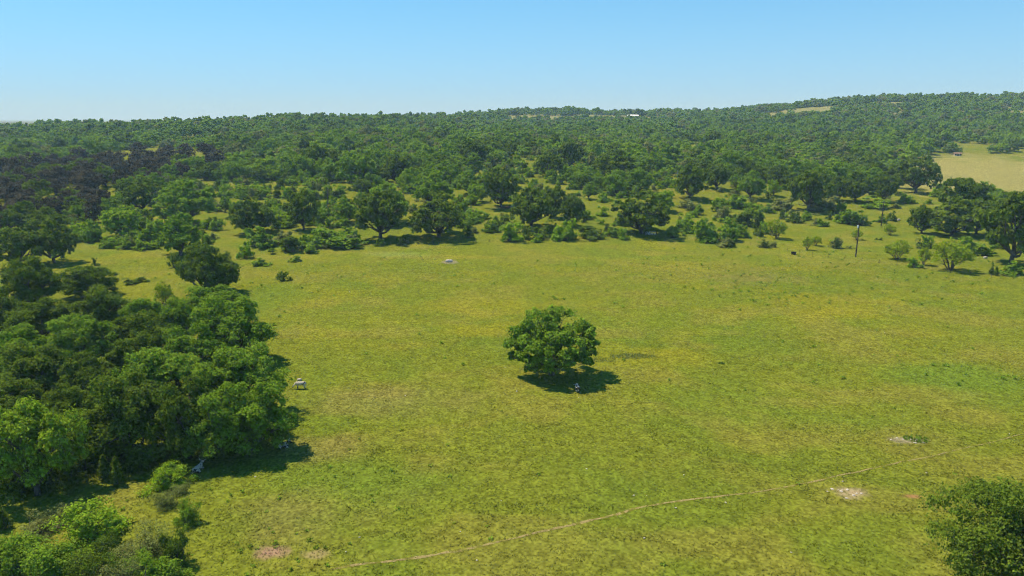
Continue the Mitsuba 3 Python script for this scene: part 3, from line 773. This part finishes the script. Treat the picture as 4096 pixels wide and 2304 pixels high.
for n_, (kind, x, y, w, h, label) in enumerate(BUSHES):
    if kind == 'J':
        stand('juniper_tree', 'juniper', '', x, y, w, h, label, 'tree')
        continue
    b = LEAF[kind]
    if kind == 'B' and ('dark' in label or 'shadow' in label):
        b = 'leaf_dark'
    stand('bush', 'near_bush' if y < 120 else 'bush', b, x, y, w * 1.05, h * (0.80 if y < 120 else 1.05), label, 'bush')

# ---- the woodland ----
fe = np.array(FIELD_EDGE)
fe_t, fe_y = fe[:, 0] / fe[:, 1], fe[:, 1]
od = np.argsort(fe_t)
fe_t, fe_y = fe_t[od], fe_y[od]


def inside(poly, x, y):
    poly = np.array(poly)
    x0, y0 = poly[:, 0], poly[:, 1]
    x1, y1 = np.roll(x0, -1), np.roll(y0, -1)
    hit = ((y0 > y[:, None]) != (y1 > y[:, None])) & (x[:, None] < (x1 - x0) * (y[:, None] - y0) / (y1 - y0 + 1e-12) + x0)
    return hit.sum(1) % 2 == 1


rng = np.random.default_rng(77)
s = 10.2
gx2, gy2 = np.meshgrid(np.arange(-1500, 1500, s), np.arange(240, 1760, s * 0.9))
px = gx2 + (np.arange(gx2.shape[0]) % 2)[:, None] * s / 2 + rng.uniform(-0.42, 0.42, gx2.shape) * s
py = gy2 + rng.uniform(-0.42, 0.42, gx2.shape) * s
px, py = px.ravel(), py.ravel()
t_ = px / py
ridge = np.interp(t_, [-0.8, -0.5, -0.25, 0, 0.25, 0.48, 0.8], [1060, 1090, 1190, 1700, 1700, 1540, 1560])
ok = (np.abs(t_) < 0.80) & (py < ridge) & (py > np.interp(t_, fe_t, fe_y))
ok &= ~inside(FAR_PASTURE, px, py) & ~inside(DARK_AREA, px, py)
for (qx, qy) in CLEARINGS:
    ok &= ((px - qx) / (2 + 0.030 * qy)) ** 2 + ((py - qy) / (0.05 * qy + 0.03 * np.maximum(qy - 600, 0))) ** 2 > 1
op = meshkit.fbm(np.stack([px / 55, py / 55, 0 * px], 1), 3, 21)
ok &= op + np.clip((py - 380) / 900, -0.02, 0.12) + 0.03 * (t_ > 0.1) - 0.06 * ((t_ < 0.0) & (py < 440)) > 0.405 + 0.1 * rng.random(len(px))
ok &= rng.random(len(px)) > 0.12 + 0.10 * (py > 450) + 0.10 * (py > 800)
hx = np.array(hand)
for a, b, w in hand:
    ok &= np.hypot(px - a, py - b) > 0.30 * w + 4.0
px, py, t_ = px[ok], py[ok], t_[ok]
size = rng.uniform(7.5, 16.5, len(px)) * (0.85 + 0.4 * meshkit.fbm(np.stack([px / 40, py / 40, 0 * px + 3], 1), 2, 5))
size *= np.where(py < 430, 0.84, 1.0)
high = size * rng.uniform(0.58, 0.9, len(px))
tone = meshkit.fbm(np.stack([px / 30, py / 30, 0 * px + 9], 1), 2, 31) * 0.55 + rng.random(len(px)) * 0.45
order = np.argsort(py)
hand_oaks = counts['oak_tree']
n_stuff = 0
PLACE = [(-0.64, 'at the left border'), (-0.52, 'behind the side meadow'), (-0.40, 'behind the big dome-shaped oak'), (-0.30, 'behind the touching dark oaks'), (-0.20, 'around the thin dark pole'), (-0.12, 'behind the left oak of the pair'),
         (-0.04, 'behind the right oak of the pair'), (0.06, 'along the grassy lane'), (0.16, 'behind the clump left of the gate'), (0.26, 'behind the massive oak at the gate'), (0.38, 'behind the round dark oak'), (0.50, 'behind the right row of oaks'), (9, 'at the far right pasture')]
for r, q in enumerate(order):
    x, y, w, h = px[q], py[q], size[q], high[q]
    bs = 'leaf_dark' if tone[q] < 0.36 else 'leaf_mid' if tone[q] < 0.62 else 'leaf_bright' if rng.random() < 0.55 else 'leaf_grey'
    if hand_oaks + r < 300:
        word = {'leaf_dark': 'dark green', 'leaf_mid': 'mid green', 'leaf_bright': 'light green', 'leaf_grey': 'mid green'}[bs]
        where = next(p for lim, p in PLACE if t_[q] < lim)
        where = ('front' if py[q] < 325 else 'deep') + ' woodland ' + where
        text = f'{word} oak in the {where}'
        stand('oak_tree', 'middle', 'leaf_mid' if bs == 'leaf_grey' else bs, x, y, w, h, text, 'tree', f'{word} oaks, {where}', sink=0.3)
        continue
    n_stuff += 1
    if y < 470:
        tier, bs = 'middle', 'leaf_mid' if bs == 'leaf_grey' else bs
    elif y < 820:
        tier = 'distant'
    else:
        tier, bs = 'farthest', 'leaf_mid' if bs == 'leaf_bright' else bs
    k_, pw, ph = PROTO[(tier, bs)][pick.randrange(len(PROTO[(tier, bs)]))]
    f = 1.0 if y < 820 else 1.08
    scene[f'forest__{n_stuff:05d}'] = {'type': 'instance', 'group': {'type': 'ref', 'id': k_},
                                       'to_world': T().translate([x, y, float(ground_z(x, y)) - 0.6]).rotate([0, 0, 1], pick.uniform(0, 360)).scale([w * f / pw, w * f / pw, h * f / ph])}
tag('forest', 'dense green oak woodland rising to the skyline in the distance', None, kind='stuff')

# the dark thicket on the left slope
rng = np.random.default_rng(5)
spots = [tuple(t) for t in THICKET]
gx3, gy3 = np.meshgrid(np.arange(-330, -150, 12.0), np.arange(270, 520, 11.0))
qx, qy = (gx3 + rng.uniform(-3, 3, gx3.shape)).ravel(), (gy3 + rng.uniform(-3, 3, gx3.shape)).ravel()
for x, y in zip(*(v[inside(DARK_AREA, qx + 9 * np.sin(qy / 9), qy + 12 * np.sin(qx / 11))] for v in (qx, qy))):
    if rng.random() < 0.88 and x / y > -0.82 and min(np.hypot(x - a[0], y - a[1]) - 0.25 * a[2] for a in spots) > 3.0:
        w = rng.uniform(10, 15)
        spots.append((x, y, w, w * rng.uniform(0.6, 0.85)))
for x, y, w, h in spots:
    part = ('front edge' if y < 320 else 'second rank' if y < 370 else 'middle' if y < 420 else 'rear edge') + ' of the dark thicket, ' + ('left border' if x / y < -0.66 else 'left part' if x / y < -0.60 else 'left of its middle' if x / y < -0.54 else 'right of its middle' if x / y < -0.49 else 'right part' if x / y < -0.44 else 'right end')
    if rng.random() < 0.18:
        stand('oak_tree', 'middle', 'leaf_dark', x, y, min(w, 14), min(h, 10), f'green oak, {part}', 'tree', f'green oaks, {part}')
        continue
    stand('thicket_tree', 'thicket', '', x, y, min(w, 17), min(h, 12), f'dark brown-grey bushy tree, {part}', 'tree', f'dark thicket trees, {part}')

# bushes between the meadow and the woodland, small ones that the photo shows without detail
rng = np.random.default_rng(64)
n_b = 0
n_s = 0
while n_s < 2600:
    t = rng.uniform(-0.74, 0.74)
    y = rng.uniform(232, 600)
    x = t * y
    edge = np.interp(t, fe_t, fe_y)
    if y > edge + 260 or y < np.interp(t, [-0.74, -0.35, -0.2, 0.2, 0.35, 0.74], [250, 255, 262, 275, 250, 262]) or min(np.hypot(x - a, y - b) - 0.45 * w for a, b, w in hand) < 1.5:
        continue
    a1, a2 = np.array([x]), np.array([y])
    if inside(FAR_PASTURE, a1, a2)[0] or inside(DARK_AREA, a1, a2)[0] or (0.04 < t < 0.70 and y < edge and rng.random() < 0.80) or float(meshkit.fbm(np.array([x / 16, y / 16, 4.0]), 2, 44)) < 0.44 or np.hypot(x - 2, y - 320) < 14 or np.hypot(x - TUB[0], y - TUB[1]) < 15 or np.hypot((x - 158) / 1.0, (y - 312) / 1.6) < 17 or (0.40 < t < 0.56 and y < 300 and rng.random() < 0.7):
        continue
    w = rng.uniform(2.2, 7.0)
    bs = ['leaf_mid', 'leaf_mid', 'leaf_grey', 'leaf_bright', 'leaf_bright', 'leaf_dark'][rng.integers(6)]
    word = {'leaf_mid': 'green', 'leaf_grey': 'grey-green', 'leaf_bright': 'light green', 'leaf_dark': 'dark green'}[bs]
    if y > edge + 15 or n_b >= 150:
        n_s += 1
        k_, pw, ph = PROTO[('bush', bs)][pick.randrange(len(PROTO[('bush', bs)]))]
        scene[f'scrub__{n_s:03d}'] = {'type': 'instance', 'group': {'type': 'ref', 'id': k_}, 'to_world': T().translate([x, y, float(ground_z(x, y)) - 0.1]).rotate([0, 0, 1], pick.uniform(0, 360)).scale([w / pw, w / pw, w * rng.uniform(0.5, 0.9) / ph])}
        continue
    n_b += 1
    where = next(p_ for lim, p_ in PLACE if t < lim)
    stand('bush', 'bush', bs, x, y, w, w * rng.uniform(0.45, 0.85), f'small {word} bush in the scrub {where}', 'bush', f'{word} scrub bushes {where}')

tag('scrub', 'low green brush filling the gaps between the woodland trees', None, kind='stuff')

# weeds in the meadow
for v in range(2):
    rng = np.random.default_rng(33 + v)
    a = rng.uniform(0, 6.28, 7)
    cl = np.stack([np.cos(a) * 0.22, np.sin(a) * 0.22, rng.uniform(0.1, 0.3, 7), 0 * a + 0.16, 0 * a + 0.16, 0 * a + 0.16], 1)
    group(f'proto_weed_{v}', leaves=(leaves(rng, cl, 9, 0.10, up=0.2), 'leaf_mid'))
rng = np.random.default_rng(8)
n_w = 0
for c_, nn, sx, sy in [((0, 150), 120, 110, 60), ((30, 215), 120, 80, 25), ((-85, 205), 90, 25, 25), ((90, 210), 90, 45, 25), (GREEN2, 50, 18, 9), (GREEN1, 25, 14, 7), ((-22, 83), 25, 14, 12), (PINK, 25, 3, 2), ((70, 190), 60, 12, 8), ((110, 255), 90, 40, 20)]:
    for _ in range(nn):
        x, y = c_[0] + rng.normal() * sx, c_[1] + rng.normal() * sy
        if y < 58 or abs(x) > 0.78 * y or y > 300:
            continue
        n_w += 1
        f = rng.uniform(0.4, 1.2) * (0.7 if y < 120 else 1.15)
        scene[f'weeds__{n_w:04d}'] = {'type': 'instance', 'group': {'type': 'ref', 'id': f'proto_weed_{pick.randrange(2)}'},
                                      'to_world': T().translate([x, y, float(ground_z(x, y))]).rotate([0, 0, 1], pick.uniform(0, 360)).scale([f * 1.2, f * 1.2, f])}
tag('weeds', 'dark low weeds dotted over the meadow', None, kind='stuff')

# taller clumps of grey-green grass
rng = np.random.default_rng(12)
for v, (c_, rx, ry, n, hh, b) in enumerate([(GREY1, 4.6, 1.6, 420, 0.75, 'leaf_grey'), (W2, 3.0, 1.6, 200, 0.5, 'leaf_grey'), (BLUE, 1.8, 1.3, 240, 0.6, 'leaf_mid'), (W1, 0.7, 0.5, 70, 0.6, 'leaf_dark')]):
    a, q = rng.uniform(0, 6.28, n), np.sqrt(rng.random(n))
    x, y = np.cos(a) * q * rx, np.sin(a) * q * ry
    z = sheet_z(c_[0] + x, c_[1] + y)
    hv = hh * rng.uniform(0.5, 1.1, n) * (1.1 - 0.5 * q)
    an = rng.uniform(0, 3.14, n)
    p0, p1 = np.stack([x + np.cos(an) * 0.07, y + np.sin(an) * 0.07, z - 0.03], 1), np.stack([x - np.cos(an) * 0.07, y - np.sin(an) * 0.07, z - 0.03], 1)
    p2 = np.stack([x + rng.normal(size=n) * 0.15, y + rng.normal(size=n) * 0.15, z + hv], 1)
    key = key_for('tall_grass')
    V = np.stack([p0, p1, p2], 1).reshape(-1, 3) + [c_[0], c_[1], 0]
    scene[key] = mikit.ply((V, np.arange(3 * n).reshape(-1, 3)), b)
    tag(key, ['long clump of tall grey-green grass right of the lone oak', 'grey-green grass patch between the lone oak and the long clump', 'dark green weed clump at the right end of the rocky bare patch', 'small dark weed clump on the right half of the meadow'][v], 'grass clump')

# ---- stones ----
def stone(name, x, y, sx, sy, sz, label, seed, rot=0.0, category='rock', grp=None, sub=2, bsdf='limestone', sink=0.3):
    m = trimesh.creation.icosphere(subdivisions=sub)
    v = np.array(m.vertices)
    v *= (0.78 + 0.45 * meshkit.fbm(v * 1.3 + seed * 3.7, 3, seed))[:, None]
    v[:, 2] = np.clip(v[:, 2], -0.6, 0.72 + 0.2 * meshkit.noise(v * 2 + seed))
    c, s_ = math.cos(rot), math.sin(rot)
    v = v * [sx, sy, sz] @ np.array([[c, s_, 0], [-s_, c, 0], [0, 0, 1]]) + [x, y, float(ground_z(x, y)) + sz * (1 - sink) * 0.6]
    key = key_for(name)
    scene[key] = mikit.ply((v, m.faces), bsdf, smooth=35)
    tag(key, label, category, grp)


stone('boulder', *BOULDER, 1.25, 0.75, 0.62, 'pale flat boulder on a bare spot in the far part of the meadow', 3, 0.35, sub=3, sink=0.1)
stone('boulder', *ROCK_LOG, 0.85, 0.32, 0.42, 'pale elongated rock behind the bright green bush in the lower left corner', 5, 0.9, sub=3)
stone('boulder', *ROCK_COW, 0.42, 0.3, 0.3, 'small pale rock just behind the standing white cow', 6)
stone('boulder', *ROCK_R, 0.8, 0.6, 0.7, 'white rock on the grass at the foot of the right thicket', 7)
stone('boulder', *ROCK_R2, 0.7, 0.5, 0.6, 'white rock under the large dark oak at the right border', 8)
stone('boulder', *ROCK_LANE, 3.2, 0.9, 0.7, 'long pale rock ledge in the maroon shade by the grassy lane', 9, 0.15, sub=3)
rng = np.random.default_rng(3)
for n_, (x, y) in enumerate(STONES):
    f = rng.uniform(0.06, 0.13) * (1 + max(0, y - 90) / 120)
    stone('stone', x, y, f * 1.3, f, f * 0.8, 'small white stone lying in the open meadow grass', 20 + n_, rng.uniform(0, 3), 'stone', 'small white stones on the meadow', sub=1)
for c_, n, rx, ry, text, grp in ((PALE, 10, 2.2, 1.2, 'pale stone in the beige bare patch near the lower right oak', 'stones of the beige bare patch'), (ROCKY, 9, 2.6, 0.9, 'pale stone in the grey rocky patch beside the dark green weed clump', 'stones of the grey rocky patch')):
    for n_ in range(n):
        x, y = c_[0] + rng.normal() * rx * 0.5, c_[1] + rng.normal() * ry * 0.5
        f = rng.uniform(0.08, 0.18)
        stone('stone', x, y, f * 1.4, f, f * 0.55, text, 60 + n_, rng.uniform(0, 3), 'stone', grp, sub=1, sink=0.5)

# brush pile of dead branches in the lower left corner
rng = np.random.default_rng(21)
bz = float(ground_z(*BRUSH))
key = key_for('brush_pile')
for n_ in range(26):
    a, q = rng.uniform(-0.5, 0.5) + (np.pi if n_ % 2 else 0), rng.uniform(0.8, 2.0)
    c0 = np.array([BRUSH[0] + rng.normal() * 0.7, BRUSH[1] + rng.normal() * 0.45, bz + rng.uniform(0.05, 0.55)])
    d = np.array([math.cos(a), math.sin(a), rng.uniform(-0.15, 0.3)]) * q
    parts = [tube(curve(c0 - d / 2, c0 + d / 2, rng, 0.10, 5), np.array([0.07, 0.06, 0.05, 0.035, 0.015]) * rng.uniform(0.6, 1.3), 5)]
    for _ in range(4):
        e = c0 + d * rng.uniform(-0.2, 0.4)
        parts.append(tube(curve(e, e + unit(d + rng.normal(size=3) * 0.8) * rng.uniform(0.3, 0.7), rng, 0.1, 3), [0.025, 0.018, 0.008], 4))
    scene[f'{key}__branch' + (f'_{n_:03d}' if n_ else '')] = mikit.ply(join(parts), 'dead_wood')
tag(key, 'pile of dead brown branches near the lower left corner', 'brush pile')

# ---- cattle ----
def cow(pose):
    """One continuous body from bones (hulls of spheres), smoothed; x forward."""
    if pose == 'lie':
        J = dict(rump=(-0.62, 0, 0.42, 0.33), belly=(0, 0, 0.42, 0.38), chest=(0.52, 0, 0.46, 0.33), withers=(0.45, 0, 0.68, 0.16), neck=(0.62, 0, 0.62, 0.22), poll=(0.98, 0, 0.95, 0.13), muzzle=(1.32, 0, 0.72, 0.085), tail=(-0.92, 0, 0.55, 0.05), tip=(-0.98, 0.15, 0.08, 0.03))
        legs = []
        for s_ in (-1, 1):
            legs += [((0.5, 0.2 * s_, 0.3, 0.14), (0.84, 0.26 * s_, 0.14, 0.085)), ((0.84, 0.26 * s_, 0.14, 0.085), (0.52, 0.34 * s_, 0.07, 0.06)), ((-0.55, 0.24 * s_, 0.35, 0.2), (-0.08, 0.42 * s_, 0.16, 0.11)), ((-0.08, 0.42 * s_, 0.16, 0.11), (-0.48, 0.46 * s_, 0.08, 0.065)), ((-0.48, 0.46 * s_, 0.08, 0.065), (-0.1, 0.5 * s_, 0.06, 0.055))]
    else:
        J = dict(rump=(-0.62, 0, 1.0, 0.30), belly=(0, 0, 0.93, 0.36), chest=(0.52, 0, 0.95, 0.33), withers=(0.46, 0, 1.2, 0.15), neck=(0.66, 0, 1.08, 0.22), poll=(1.06, 0, 1.12 if pose == 'stand' else 0.72, 0.13), muzzle=(1.34, 0, 0.84 if pose == 'stand' else 0.36, 0.085), tail=(-0.9, 0, 1.12, 0.045), tip=(-0.98, 0.03, 0.42, 0.035))
        legs = []
        for s_ in (-1, 1):
            legs += [((0.5, 0.17 * s_, 0.8, 0.15), (0.5, 0.17 * s_, 0.42, 0.08)), ((0.5, 0.17 * s_, 0.42, 0.08), (0.52, 0.17 * s_, 0.06, 0.065)), ((-0.62, 0.18 * s_, 0.88, 0.2), (-0.5, 0.19 * s_, 0.6, 0.12)), ((-0.5, 0.19 * s_, 0.6, 0.12), (-0.72, 0.19 * s_, 0.42, 0.075)), ((-0.72, 0.19 * s_, 0.42, 0.075), (-0.68, 0.19 * s_, 0.06, 0.065))]
    bones = legs + [(J[a], J[b]) for a, b in (('rump', 'belly'), ('belly', 'chest'), ('withers', 'rump'), ('withers', 'chest'), ('withers', 'neck'), ('chest', 'neck'), ('neck', 'poll'), ('poll', 'muzzle'), ('rump', 'tail'), ('tail', 'tip'))]
    p = J['poll']
    for s_ in (-1, 1):
        bones.append(((p[0] - 0.03, 0.1 * s_, p[2] + 0.05, 0.05), (p[0] - 0.08, 0.29 * s_, p[2] + 0.02, 0.035)))
    body = manifold3d.Manifold()
    for a, b in bones:
        body += manifold3d.Manifold.batch_hull([manifold3d.Manifold.sphere(r, 14).translate((x, y, z)) for x, y, z, r in (a, b)])
    me = body.refine_to_length(0.07).to_mesh()
    m = trimesh.Trimesh(me.vert_properties[:, :3], me.tri_verts)
    trimesh.smoothing.filter_taubin(m, iterations=12)
    horns = []
    for s_ in (-1, 1):
        h0 = np.array([p[0] - 0.02, 0.09 * s_, p[2] + 0.11])
        horns.append(tube(h0 + np.array([[0, 0, 0], [0.0, 0.18 * s_, 0.03], [0.05, 0.34 * s_, 0.10], [0.12, 0.44 * s_, 0.24]]), [0.042, 0.036, 0.026, 0.008], 6))
    return m, horns, J


def put_cow(x, y, heading, pose, dark, seed, label, f=1.0):
    m, horns, J = cow(pose)
    v = np.array(m.vertices)
    s_ = meshkit.fbm(v * 3.2 + seed * 5.1, 3, seed)
    white, black = np.array([0.54, 0.50, 0.40]), np.array([0.045, 0.042, 0.045])
    k_ = np.clip((s_ - (0.62 - dark)) / 0.06, 0, 1)[:, None]
    speck = (meshkit.noise(v * 14 + seed) > 0.72)[:, None] * 0.45 * (dark > 0)
    k_ = np.maximum(k_, speck)
    k_ = np.maximum(k_, np.clip((v[:, 0:1] - J['muzzle'][0] + 0.06) / 0.05, 0, 1))
    col = white * (1 - k_) + black * k_
    M = T().translate([x, y, float(ground_z(x, y)) + 0.0]).rotate([0, 0, 1], heading).scale(f)
    key = key_for('cow')
    scene[f'{key}__body'] = mikit.ply((v, np.array(m.faces)), 'hide', smooth=True, color=col, to_world=M)
    for q, hm in enumerate(horns):
        scene[f'{key}__horn' + ('_001' if q else '')] = mikit.ply(hm, 'horn_bone', smooth=50, to_world=M)
    tag(key, label, 'cow')


put_cow(*COW_STAND, 188, 'graze', 0.0, 2, 'white cow standing side-on in the sun at the right edge of the left grove')
put_cow(*COW_LIE, 8, 'lie', 0.16, 4, 'black-speckled white cow lying at the edge of the grove shade')
put_cow(*COW_SHADE, 75, 'lie', 0.10, 7, 'pale cow resting deep in the shade in front of the left grove')
put_cow(*COW_TREE, 97, 'graze', 0.16, 9, 'grey speckled cow standing in the shade of the lone oak')

# ---- fence, gate, poles, stock tub ----
def along(poly, step):
    p = np.array(poly)
    q = np.r_[0, np.cumsum(np.linalg.norm(np.diff(p, axis=0), axis=1))]
    u_ = np.linspace(0, q[-1], int(q[-1] / step) + 1)
    return np.stack([np.interp(u_, q, p[:, 0]), np.interp(u_, q, p[:, 1])], 1)


rng = np.random.default_rng(2)
for poly, text in ((FENCE, 'wire fence with thin posts along the far meadow edge, left of the gate'), (FENCE_RIGHT, 'wire fence with thin posts along the meadow edge, right of the gate')):
    key = key_for('wire_fence')
    P = along(poly, 5.2)
    for n_, (x, y) in enumerate(P):
        z, hh = float(ground_z(x, y)), rng.uniform(1.15, 1.4)
        fat = 0.10 if n_ % 8 == 0 else 0.055
        scene[f'{key}__post' + (f'_{n_:03d}' if n_ else '')] = mikit.ply(tube([[x, y, z - 0.3], [x + rng.normal() * 0.03, y + rng.normal() * 0.03, z + hh]], [fat, fat * 0.9], 7), 'timber', smooth=40)
    Q = np.stack([P[:, 0], P[:, 1], ground_z(P[:, 0], P[:, 1])], 1)
    for n_, zz in enumerate((0.3, 0.6, 0.85, 1.08)):
        scene[f'{key}__wire' + (f'_{n_:03d}' if n_ else '')] = mikit.ply(tube(Q + [0, 0.07, zz], np.full(len(Q), 0.006), 3), 'wire_metal', smooth=True)
    tag(key, text, 'fence')

A, B = np.array(GATE_A), np.array(GATE_B)
A, B = A + (B - A) * 0.06, B - (B - A) * 0.06
d = (B - A) / np.linalg.norm(B - A)
za, zb = float(ground_z(*A)), float(ground_z(*B))
key = key_for('gate')


def gp(u_, z_):
    return [A[0] + (B[0] - A[0]) * u_, A[1] + (B[1] - A[1]) * u_, za + (zb - za) * u_ + z_]


for n_, zz in enumerate((0.28, 0.52, 0.76, 1.02, 1.34)):
    scene[f'{key}__rail' + (f'_{n_:03d}' if n_ else '')] = mikit.ply(tube([gp(0.02, zz), gp(0.98, zz)], [0.045, 0.045], 8), 'galvanised', smooth=40)
for n_, uu in enumerate((0.02, 0.34, 0.66, 0.98)):
    scene[f'{key}__upright' + (f'_{n_:03d}' if n_ else '')] = mikit.ply(tube([gp(uu, 0.22), gp(uu, 1.40)], [0.048, 0.048], 8), 'galvanised', smooth=40)
for n_, uu in enumerate((-0.04, 1.04)):
    scene[f'{key}__gate_post' + (f'_{n_:03d}' if n_ else '')] = mikit.ply(tube([gp(uu, -0.3), gp(uu, 1.75)], [0.11, 0.10], 9), 'timber', smooth=40)
tag(key, 'pale metal five-bar gate in the far edge of the meadow under the massive oak', 'gate')


def pole(x, y, h, label, can):
    key = key_for('utility_pole')
    z = float(ground_z(x, y))
    lean = 0.005 * h
    scene[f'{key}__shaft'] = mikit.ply(tube([[x, y, z - 0.5], [x + lean * 0.5, y, z + h * 0.5], [x + lean, y, z + h]], [0.23, 0.20, 0.16], 12), 'timber', smooth=40)
    scene[f'{key}__insulator'] = mikit.ply(tube(np.array([x + lean, y, z + h]) + np.array([[0, 0, 0], [0, 0, 0.12], [0, 0, 0.2], [0, 0, 0.3]]), [0.03, 0.07, 0.05, 0.06], 8), 'porcelain', smooth=40)
    if can:
        c_ = np.array([x + lean - 0.42, y - 0.05, z + h * 0.90])
        scene[f'{key}__transformer'] = mikit.ply(tube(c_ + np.array([[0, 0, -0.5], [0, 0, -0.48], [0, 0, 0.45], [0, 0, 0.55]]), [0.2, 0.26, 0.26, 0.15], 14), 'grey_can', smooth=40)
        scene[f'{key}__bracket'] = mikit.ply(box(c_[0] + 0.2, c_[0] + 0.34, c_[1] - 0.05, c_[1] + 0.05, c_[2] - 0.1, c_[2] + 0.1), 'wire_metal')
    tag(key, label, 'utility pole')


pole(*POLE_A, 11.4, 'nearer wooden utility pole with a white transformer near its top, at the right meadow edge', True)
pole(*POLE_B, 10.6, 'farther wooden utility pole before the right thicket', False)
pole(*POLE_C, 13.2, 'thin dark wooden pole among the trees left of the oak pair', False)

prof = np.array([[0, 0.0], [0.66, 0.0], [0.72, 0.04], [0.84, 0.58], [0.90, 0.62], [0.90, 0.66], [0.82, 0.66], [0.76, 0.60], [0.66, 0.10], [0, 0.08]])
tub = trimesh.creation.revolve(prof, sections=36)
scene['stock_tub'] = mikit.ply((np.array(tub.vertices) * [1.0, 1.0, 1.25] + [TUB[0], TUB[1], float(ground_z(*TUB)) + 0.01], tub.faces), 'black_plastic', smooth=40)
tag('stock_tub', 'round black stock tub on the grass at the right meadow edge', 'tub')


# ---- far buildings in the woodland ----
def building(name, x, y, w, dpt, hw, hr, rot, wall, roof, label, windows=3):
    key = key_for(name)
    z = float(ground_z(x, y)) - 0.2
    M = T().translate([x, y, z]).rotate([0, 0, 1], rot)
    scene[f'{key}__wall'] = mikit.ply(box(-w / 2, w / 2, -dpt / 2, dpt / 2, 0, hw), wall, to_world=M)
    e = 0.5
    v = np.array([[-w / 2 - e, -dpt / 2 - e, hw + 0.003], [w / 2 + e, -dpt / 2 - e, hw + 0.003], [w / 2 + e, dpt / 2 + e, hw + 0.003], [-w / 2 - e, dpt / 2 + e, hw + 0.003], [-w / 2 - e, 0, hw + hr], [w / 2 + e, 0, hw + hr]])
    scene[f'{key}__roof'] = mikit.ply((v, [[0, 1, 5], [0, 5, 4], [2, 3, 4], [2, 4, 5], [1, 2, 5], [3, 0, 4], [0, 2, 1], [0, 3, 2]]), roof, to_world=M)
    scene[f'{key}__door'] = mikit.ply(box(-0.5, 0.5, -dpt / 2 - 0.05, -dpt / 2 - 0.003, 0.2, 2.2), 'timber', to_world=M)
    for n_ in range(windows):
        u_ = (-0.38 + 0.76 * n_ / max(windows - 1, 1)) * w
        if abs(u_) < 1.2:
            continue
        scene[f'{key}__window' + (f'_{n_:03d}' if n_ else '')] = mikit.ply(box(u_ - 0.6, u_ + 0.6, -dpt / 2 - 0.05, -dpt / 2 - 0.003, 1.0, 2.2), 'dark_glass', to_world=M)
    tag(key, label, 'building')


building('farmhouse', HOUSE[0], HOUSE[1], 20, 9, 3.6, 2.2, 8, 'white_paint', 'white_paint', 'long white house far off in the valley below the blue ridge', 4)
building('shed', ROOF[0], ROOF[1], 7, 5, 5.0, 1.4, 12, 'white_paint', 'white_paint', 'small white roofed shed showing through the woodland right of the middle', 2)
building('shed', SHED[0], SHED[1], 5, 4, 2.2, 1.0, -15, 'pale_wall', 'red_roof', 'small pale shed with rusty red roof at the far edge of the right pasture', 2)

# ---- air ----
scene['haze'] = {'type': 'cube', 'to_world': T().translate([0, 1400, 28]).scale([3300, 2000, 92]), 'bsdf': {'type': 'null'}, 'interior': {'type': 'ref', 'id': 'air'}}
tag('haze', 'thin bluish summer haze', None, kind='stuff')
